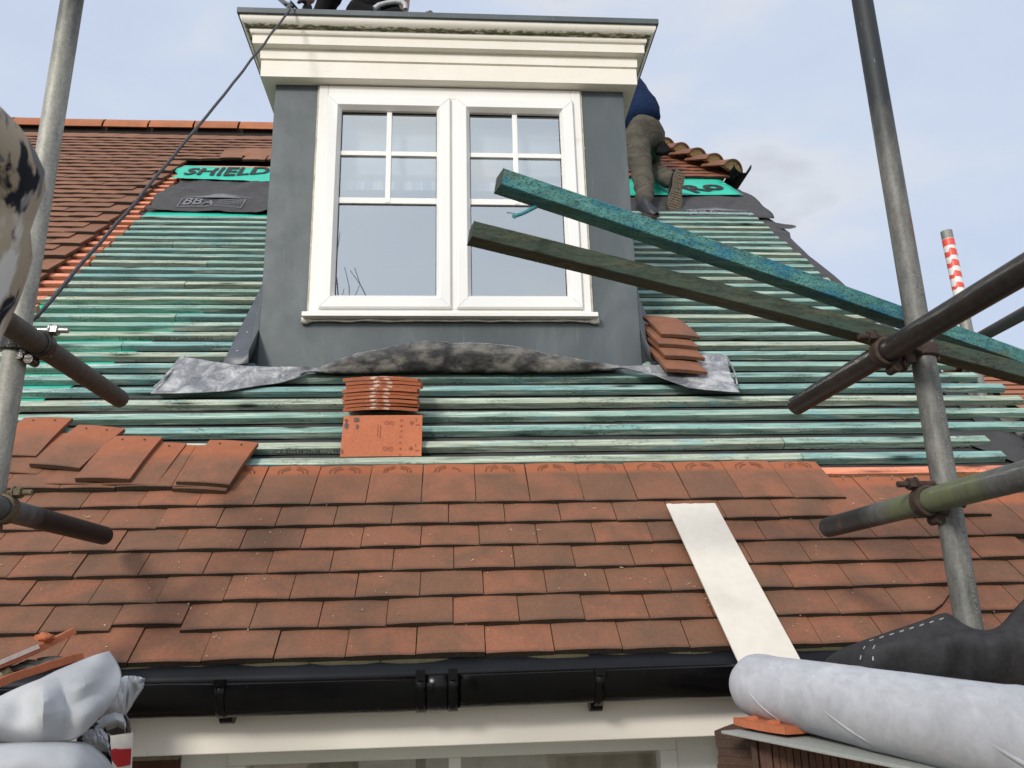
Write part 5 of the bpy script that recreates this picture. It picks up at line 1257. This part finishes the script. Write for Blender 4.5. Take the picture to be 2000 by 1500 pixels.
# bare trees across the road: their tops show in the window glass
def bare_tree(x, y, h, sd_, label):
    random.seed(sd_); root = thing('bare_tree', label, 'tree', (x, y, -5.2), 'bare trees across the garden'); tr_, br = MB(), MB()
    def grow(p, d, L_, r_, lv):
        q = p + d * L_; mid = p.lerp(q, .5) + V((U(-1, 1), U(-1, 1), U(-.3, .3))) * L_ * .06
        (tr_ if lv == 0 else br).tube([p, mid, q], [r_, r_ * .85, r_ * .68], 6)
        if lv >= 5 or r_ < .006: return
        for i in range(2 if lv else 3):
            nd = (d + V((U(-1, 1), U(-1, 1), U(-.2, .8))) * .62).normalized(); grow(q, nd, L_ * U(.62, .82), r_ * .62, lv + 1)
    grow(V((x, y, -5.2)), V((0, 0, 1)), h * .34, .16, 0)
    tr_.build('trunk', BARK, root, smooth=60); br.build('branches', BARK, root, smooth=60)
bare_tree(-3.2, -15.5, 14.6, 5, 'bare tree whose twig tips show in the left glass'); bare_tree(-.9, -18, 15.4, 9, 'bare tree reflected near the middle of the dormer window')
random.seed(77)

# ================================================================== people
def skin(name, joints, mat, parent, sub=2, root=0, wr=0.0, seed=0.0):
    """joints: list of (index of the joint it grows from or None, position, radius)"""
    me = bpy.data.meshes.new(name + '_frame'); me.from_pydata([V(j[1]) for j in joints], [(j[0], i) for i, j in enumerate(joints) if j[0] is not None], [])
    o = bpy.data.objects.new(name + '_frame', me); COL.objects.link(o)
    sm = o.modifiers.new('skin', 'SKIN'); sm.use_smooth_shade = True
    for i, j in enumerate(joints):
        r_ = j[2]; sv = me.skin_vertices[0].data[i]; sv.radius = (r_, r_) if not isinstance(r_, tuple) else r_; sv.use_root = (i == root)
    s2 = o.modifiers.new('sub', 'SUBSURF'); s2.levels = sub; s2.render_levels = sub
    dg = bpy.context.evaluated_depsgraph_get(); em = bpy.data.meshes.new_from_object(o.evaluated_get(dg))
    mb = MB(); mb.add([v.co.copy() for v in em.vertices], [tuple(p.vertices) for p in em.polygons])
    if wr:
        em.calc_loop_triangles()
        for i, v in enumerate(em.vertices):
            q = v.co; mb.v[i] = q + v.normal * (wr * (nz(q.x * 7 + seed, q.y * 7, q.z * 11 + q.x * 6) - 1.1 * abs(nz(q.x * 6 + q.z * 5, q.y * 6 + seed, q.z * 13 - q.x * 7)) + .3))
    bpy.data.objects.remove(o, do_unlink=True); bpy.data.meshes.remove(me)
    ob = mb.build(name, mat, parent, smooth=80); bpy.data.meshes.remove(em); return ob
def head(root, c, fw, up, r=.105, hair=HAIR, cap=None):
    """head with a face: c centre, fw the way it looks, up its crown"""
    fw, up = V(fw).normalized(), V(up); up = (up - fw * up.dot(fw)).normalized(); sd_ = fw.cross(up)
    T = lambda x, y, z: c + sd_ * x + fw * y + up * z
    mb = MB(); n = 16; P = []
    for i in range(n + 1):
        th = pi * i / n; row = []
        for j in range(2 * n + 1):
            ph = 2 * pi * j / (2 * n); x, y, z = sin(th) * sin(ph), sin(th) * cos(ph), cos(th)
            jaw = 1 - .28 * max(0, -z) ; row.append(T(x * r * .74 * jaw, y * r * .92 * (1 - .1 * max(0, -z)), z * r * 1.15))
        P.append(row)
    mb.grid(P)
    mb.tube([T(0, r * .88, r * .18), T(0, r * 1.05, -r * .10), T(0, r * 1.12, -r * .20), T(0, r * .88, -r * .28)], [r * .08, r * .12, r * .16, r * .10], 8)
    for s in (1, -1): mb.tube([T(s * r * .72, -.01, r * .15), T(s * r * .80, -.012, 0), T(s * r * .74, -.008, -r * .25)], [r * .10, r * .17, r * .09], 8)
    mb.tube([T(-r * .24, r * .84, -r * .52), T(0, r * .90, -r * .50), T(r * .24, r * .84, -r * .52)], [r * .03, r * .07, r * .03], 8)
    h = mb.build('head', SKIN, root, smooth=80)
    m2 = MB()
    for s in (1, -1): m2.tube([T(s * r * .30, r * .80, r * .10), T(s * r * .30, r * .86, r * .10)], [r * .10, r * .07], 10)
    m2.build('eye', SOLE_G, h)
    m2 = MB(); P = []
    for i in range(10):
        th = pi * .56 * i / 9; row = []
        for j in range(33):
            ph = 2 * pi * j / 32; x, y, z = sin(th) * sin(ph), sin(th) * cos(ph), cos(th); f = 1.07 + .02 * nz(x * 9, y * 9, z * 9)
            row.append(T(x * r * .76 * f, y * r * .92 * f - .012 - .05 * r * (1 - z), z * r * 1.15 * f + .004))
        P.append(row)
    m2.grid(P); m2.build('hair', hair, h, smooth=80)
    return h
def hand(root, w, d, palm, L_=.18, curl=.5, mat=None):
    """palm and five fingers: w wrist, d the way the fingers point, palm the way the palm faces"""
    d, palm = V(d).normalized(), V(palm); palm = (palm - d * palm.dot(d)).normalized(); s = d.cross(palm)
    j = [(None, w, .022), (0, w + d * .045, (.020, .030)), (1, w + d * .085, (.014, .036))]
    o = skin('hand', j, mat or SKIN, root, 1)
    for i, (off, ln) in enumerate(((-.030, .068), (-.010, .078), (.010, .073), (.030, .056))):
        b_ = w + d * .088 + s * off; a1 = (d * cos(curl * .5) + palm * sin(curl * .5)); a2 = (d * cos(curl * 1.3) + palm * sin(curl * 1.3)); a3 = (d * cos(curl * 2.0) + palm * sin(curl * 2.0))
        p1 = b_ + a1 * ln * .45; p2 = p1 + a2 * ln * .32; p3 = p2 + a3 * ln * .25
        skin('finger', [(None, b_ - d * .012, .009), (0, p1, .0088), (1, p2, .0078), (2, p3, .0062)], mat or SKIN, o if False else root, 1)
    t0 = w + d * .030 - s * .026; t1 = t0 - s * .028 + d * .026 + palm * .012; t2 = t1 - s * .006 + d * .030 + palm * .010
    skin('thumb', [(None, t0, .012), (0, t1, .0105), (1, t2, .0075)], mat or SKIN, root, 1)
    return o
def boot(root, heel, toe, up, name='boot', sole_tread=True, scale=1.0):
    """boot from heel to toe, up pointing out of the ankle"""
    heel, toe, up = V(heel), V(toe), V(up); d = (toe - heel); L_ = d.length; d = d / L_; up = (up - d * up.dot(d)).normalized(); s = d.cross(up)
    outl = [(0, .026), (.06, .034), (.20, .036), (.38, .031), (.55, .038), (.72, .047), (.86, .043), (.95, .030), (1.0, .012)]; outl = [(a, b * scale) for a, b in outl]
    lower = [heel + d * (t * L_) + s * w for t, w in outl]; lower2 = [heel + d * (t * L_) - s * w for t, w in outl][::-1]; ring_ = lower + lower2
    mb = MB(); mb.prism(ring_, up * .022); so = mb.build('sole', SOLE, root, bevel=.004)
    m2 = MB()       # tread: raised lugs and rings on the underside
    for t in [.05 + .058 * i for i in range(16)]:
        w = .5 * [b for a, b in outl if a <= t + .001][-1] * 1.5
        if .30 < t < .48: continue
        for u in (-.62, -.02, .58):
            p = heel + d * (t * L_ + .004 * sin(u * 9)) + s * (u * w * 1.1); m2.box(p - d * .0042 - s * w * .24 - up * .004, d * .0088, s * w * .50, up * .0036)
    for t in (.16, .40, .76):
        c = heel + d * (t * L_); m2.tube([c + (d * cos(a) + s * sin(a)) * .014 - up * .003 for a in [2 * pi * i / 16 for i in range(17)]], .0028, 6)
    m2.build('tread', plain('tread_mud', (.16, .125, .08), .95, 0, .3, 80), so)
    m3 = MB(); P = []
    for t, hgt, w in ((0, .05, .030), (.05, .085, .037), (.18, .098, .040), (.34, .095, .038), (.48, .075, .038), (.62, .058, .043), (.78, .048, .045), (.90, .038, .037), (.99, .024, .018)):
        c = heel + d * (t * L_) + up * .020; P.append([c + s * (cos(a) * w * scale) + up * (sin(a) * hgt * .9) for a in [pi * i / 10 for i in range(11)]])
    m3.grid(P); m3.add(P[0], [tuple(range(11))]); m3.build('upper', BOOT, so, smooth=70)
    return so

# ---- roofer on the right slope: one foot down, one knee on the roof, body bent in behind the dormer
lf = RP(1.285, 3.72, -.02)
rf = thing('person', 'roofer in navy sweater and grey brown trousers kneeling beside the dormer', 'person', lf)
hipL, hipR, pel = onY(1240, 268, 5.00), onY(1277, 272, 5.06), onY(1258, 254, 5.04)
kneeL, ankL = onY(1254, 340, 4.92), onY(1263, 402, 4.74)
kneeR, ankR = onY(1270, 326, 5.36), onY(1311, 355, 4.95)
chest, neck = onY(1232, 184, 5.16), onY(1196, 128, 5.26)
shL, shR = onY(1190, 160, 5.22), onY(1226, 148, 5.28)
hd = onY(1150, 96, 5.36)
elL, wrL = V((1.04, 5.42, 3.60)), V((1.10, 5.60, 3.475)); elR, wrR = V((1.36, 5.44, 3.62)), V((1.36, 5.63, 3.505))
body = [(None, pel, .07), (0, pel.lerp(chest, .5), .07), (1, chest, .09), (2, neck, .05), (3, hd, .06), (2, shL, .05), (5, elL, .035), (6, wrL, .025), (2, shR, .05), (8, elR, .035), (9, wrR, .025), (0, hipL, .06), (11, kneeL, .045), (12, ankL, .032), (0, hipR, .06), (14, kneeR, .045), (15, ankR, .030)]
skin('body', body, SKIN, rf)
skin('trousers', [(None, pel, .138), (0, pel + V((-.0, .02, .060)), .132), (0, hipL, .105), (2, hipL.lerp(kneeL, .5), .092), (3, kneeL, .078), (4, kneeL.lerp(ankL, .55), .070), (5, ankL.lerp(kneeL, .16), .066), (6, ankL, .054), (0, hipR, .108), (8, hipR.lerp(kneeR, .5), .092), (9, kneeR, .075), (10, kneeR.lerp(ankR, .5), .068), (11, ankR.lerp(kneeR, .06), .062), (12, ankR + V((0, -.02, -.008)), .052)], TROUSER, rf, wr=.014)
skin('sweater', [(None, onY(1261, 251, 5.04), .145), (0, onY(1252, 218, 5.08), .146), (1, onY(1229, 182, 5.16), .140), (2, onY(1205, 148, 5.22), .130), (3, onY(1180, 112, 5.28), .10), (3, shL, .085), (5, elL, .062), (6, wrL, .045), (2, chest + V((.05, .15, -.04)), .095), (8, elR, .062), (9, wrR, .045)], SWEATER, rf, wr=.016, seed=4)
head(rf, hd + V((-.04, .04, -.06)), (-.3, .8, -.3), hd - neck)
hand(rf, wrL, RS, -RN, curl=.15); hand(rf, wrR, RS, -RN, curl=.15)
toeL = RP(1.30, 3.73, .01); d = (ankL - lf)
boot(rf, onY(1248, 411, 4.80), onY(1281, 428, 4.66), RN + V((0, 0, .4)))
boot(rf, onY(1329, 333, 4.90), onY(1315, 416, 4.79), V((-.05, .90, .42)), scale=1.18)
m = MB(); p = onY(1294, 285, 5.02); m.prism([p + V(q) for q in ((-.03, 0, .055), (.02, 0, .045), (.058, 0, -.005), (.05, 0, -.045), (.0, 0, -.06), (-.05, 0, -.05))], (0, .05, 0)); m.build('tool_pouch', BLACKCL, rf, bevel=.012)

# ---- second roofer kneeling on the dormer's flat roof: only shins and a glove come into view
kz = 2.618
tp = thing('person', 'person in black clothing kneeling on the dormer roof', 'person', (-.35, 3.35, kz))
kL, kR = V((-.50, 3.22, kz + .085)), V((-.46, 3.52, kz + .085)); aL, aR = V((-.20, 3.20, kz + .075)), V((-.14, 3.52, kz + .075)); pv = V((-.20, 3.36, kz + .33))
cf, nk = V((-.42, 3.34, kz + .74)), V((-.50, 3.33, kz + .92)); sL, sR = V((-.46, 3.16, kz + .84)), V((-.46, 3.52, kz + .84)); eL, wL = V((-.66, 3.12, kz + .50)), V((-.665, 3.14, kz + .12)); eR, wR = V((-.66, 3.55, kz + .50)), V((-.74, 3.54, kz + .14)); hh = V((-.60, 3.33, kz + 1.05))
skin('body', [(None, pv, .07), (0, cf, .10), (1, nk, .055), (2, hh, .06), (1, sL, .06), (4, eL, .04), (5, wL, .03), (1, sR, .06), (7, eR, .04), (8, wR, .03), (0, kL, .04), (10, kL.lerp(aL, .7), .03), (0, kR, .04), (12, kR.lerp(aR, .7), .03)], SKIN, tp)
skin('trousers', [(None, pv, .16), (0, kL.lerp(pv, .5), .115), (1, kL, .095), (2, kL.lerp(aL, .5), .088), (3, aL, .078), (0, kR.lerp(pv, .5), .115), (5, kR, .095), (6, kR.lerp(aR, .5), .080), (7, aR, .068)], BLACKCL, tp, wr=.008)
skin('jacket', [(None, pv + V((-.02, 0, .08)), .15), (0, cf, .155), (1, nk, .075), (1, sL, .085), (3, eL, .06), (4, wL + V((0, 0, .03)), .046), (1, sR, .085), (6, eR, .06), (7, wR + V((0, 0, .03)), .046)], BLACKCL, tp, wr=.01)
head(tp, hh, (-.8, 0, -.5), (-.3, 0, 1))
GLV = plain('black_glove', (.014, .013, .014), .8)
hand(tp, wL, (-.12, -.25, -1), (-1, 0, -.2), mat=GLV, curl=.35); hand(tp, wR, (-.1, 0, -1), (-1, 0, -.2), mat=GLV, curl=.35)
boot(tp, aL + V((.09, 0, .06)), aL + V((.10, 0, -.075)) + V((.10, 0, 0)), V((-.8, 0, -.5))); boot(tp, aR + V((.09, 0, .06)), aR + V((.20, 0, -.075)), V((-.8, 0, -.5)))
# curved pale tool handle and a pry bar on the roof edge
m = MB(); hp = [onY(731, 17, 3.05), onY(740, 10, 3.05), onY(755, 5.5, 3.05), onY(772, 3, 3.05), onY(784, 4, 3.05), onY(791, 9, 3.05), onY(792, 18, 3.05)]
m.tube(hp, [.012, .011, .010, .011, .013, .012, .010], 10); hdl = m.build('tool_handle', GREYPL, smooth=60); tag(hdl, 'pale grey curved tool handle on the edge of the dormer roof', 'tool')
m = MB(); m.tube([onY(744, 17, 3.07), onY(760, 10, 3.07), onY(774, 9, 3.07)], [.008, .012, .008], 8); m.build('grip', BLACKPL, hdl, smooth=60)
m = MB(); m.bar(onY(520, -26, 3.2), onY(566, 15, 3.02), .012, .020); m.bar(onY(556, 6, 3.03), onY(574, 13, 3.03), .018, .012); tag(m.build('pry_bar', FLASH, bevel=.002), 'dark flat bar leaning over the left end of the dormer roof', 'bar')

# ---- person in a camouflage jacket close to the camera at the left edge
el = dep(-26, 352, .70); 
cp = thing('person', 'person in camouflage jacket at the left edge, only a bent elbow in view', 'person', (-.72, .42, -1.6))
shd, wri = dep(-175, 640, .66), dep(-190, 165, .60)
sh2 = shd + V((-.32, -.08, 0)); nk2 = (shd + sh2) / 2 + V((0, 0, .07)); hd2 = nk2 + V((.0, .02, .16)); ch2 = (shd + sh2) / 2 + V((0, 0, -.16)); pv2 = ch2 + V((0, 0, -.40)); 
k1, k2 = pv2 + V((.10, .03, -.45)), pv2 + V((-.12, .02, -.45)); a1, a2 = k1 + V((0, -.03, -.42)), k2 + V((0, -.03, -.42)); e2 = sh2 + V((-.08, -.02, -.28)); w2 = e2 + V((.05, .16, -.18))
skin('body', [(None, pv2, .12), (0, ch2, .13), (1, nk2, .06), (2, hd2, .07), (1, shd, .055), (4, el, .036), (5, wri, .026), (1, sh2, .055), (7, e2, .036), (8, w2, .026), (0, k1, .06), (10, a1, .045), (0, k2, .06), (12, a2, .045)], SKIN, cp)
skin('jacket', [(None, pv2 + V((0, 0, .05)), .155), (0, ch2, .16), (1, nk2, .08), (1, shd, .078), (3, shd.lerp(el, .5), .062), (4, el, .055), (5, el.lerp(wri, .5), .050), (6, wri, .04), (1, sh2, .078), (8, e2, .058), (9, w2, .04)], CAMO, cp, wr=.010, seed=2)
skin('trousers', [(None, pv2, .14), (0, k1, .085), (1, a1, .065), (0, k2, .085), (3, a2, .065)], BLACKCL, cp)
head(cp, hd2 + V((0, 0, .03)), (.2, 1, .2), (0, 0, 1)); hand(cp, wri, (-.6, .2, .5), (0, 1, 0)); hand(cp, w2, (.2, .8, -.4), (1, 0, 0))
boot(cp, a1 + V((0, -.07, -.09)), a1 + V((.02, .19, -.09)), (0, 0, 1)); boot(cp, a2 + V((0, -.07, -.09)), a2 + V((-.02, .19, -.09)), (0, 0, 1))
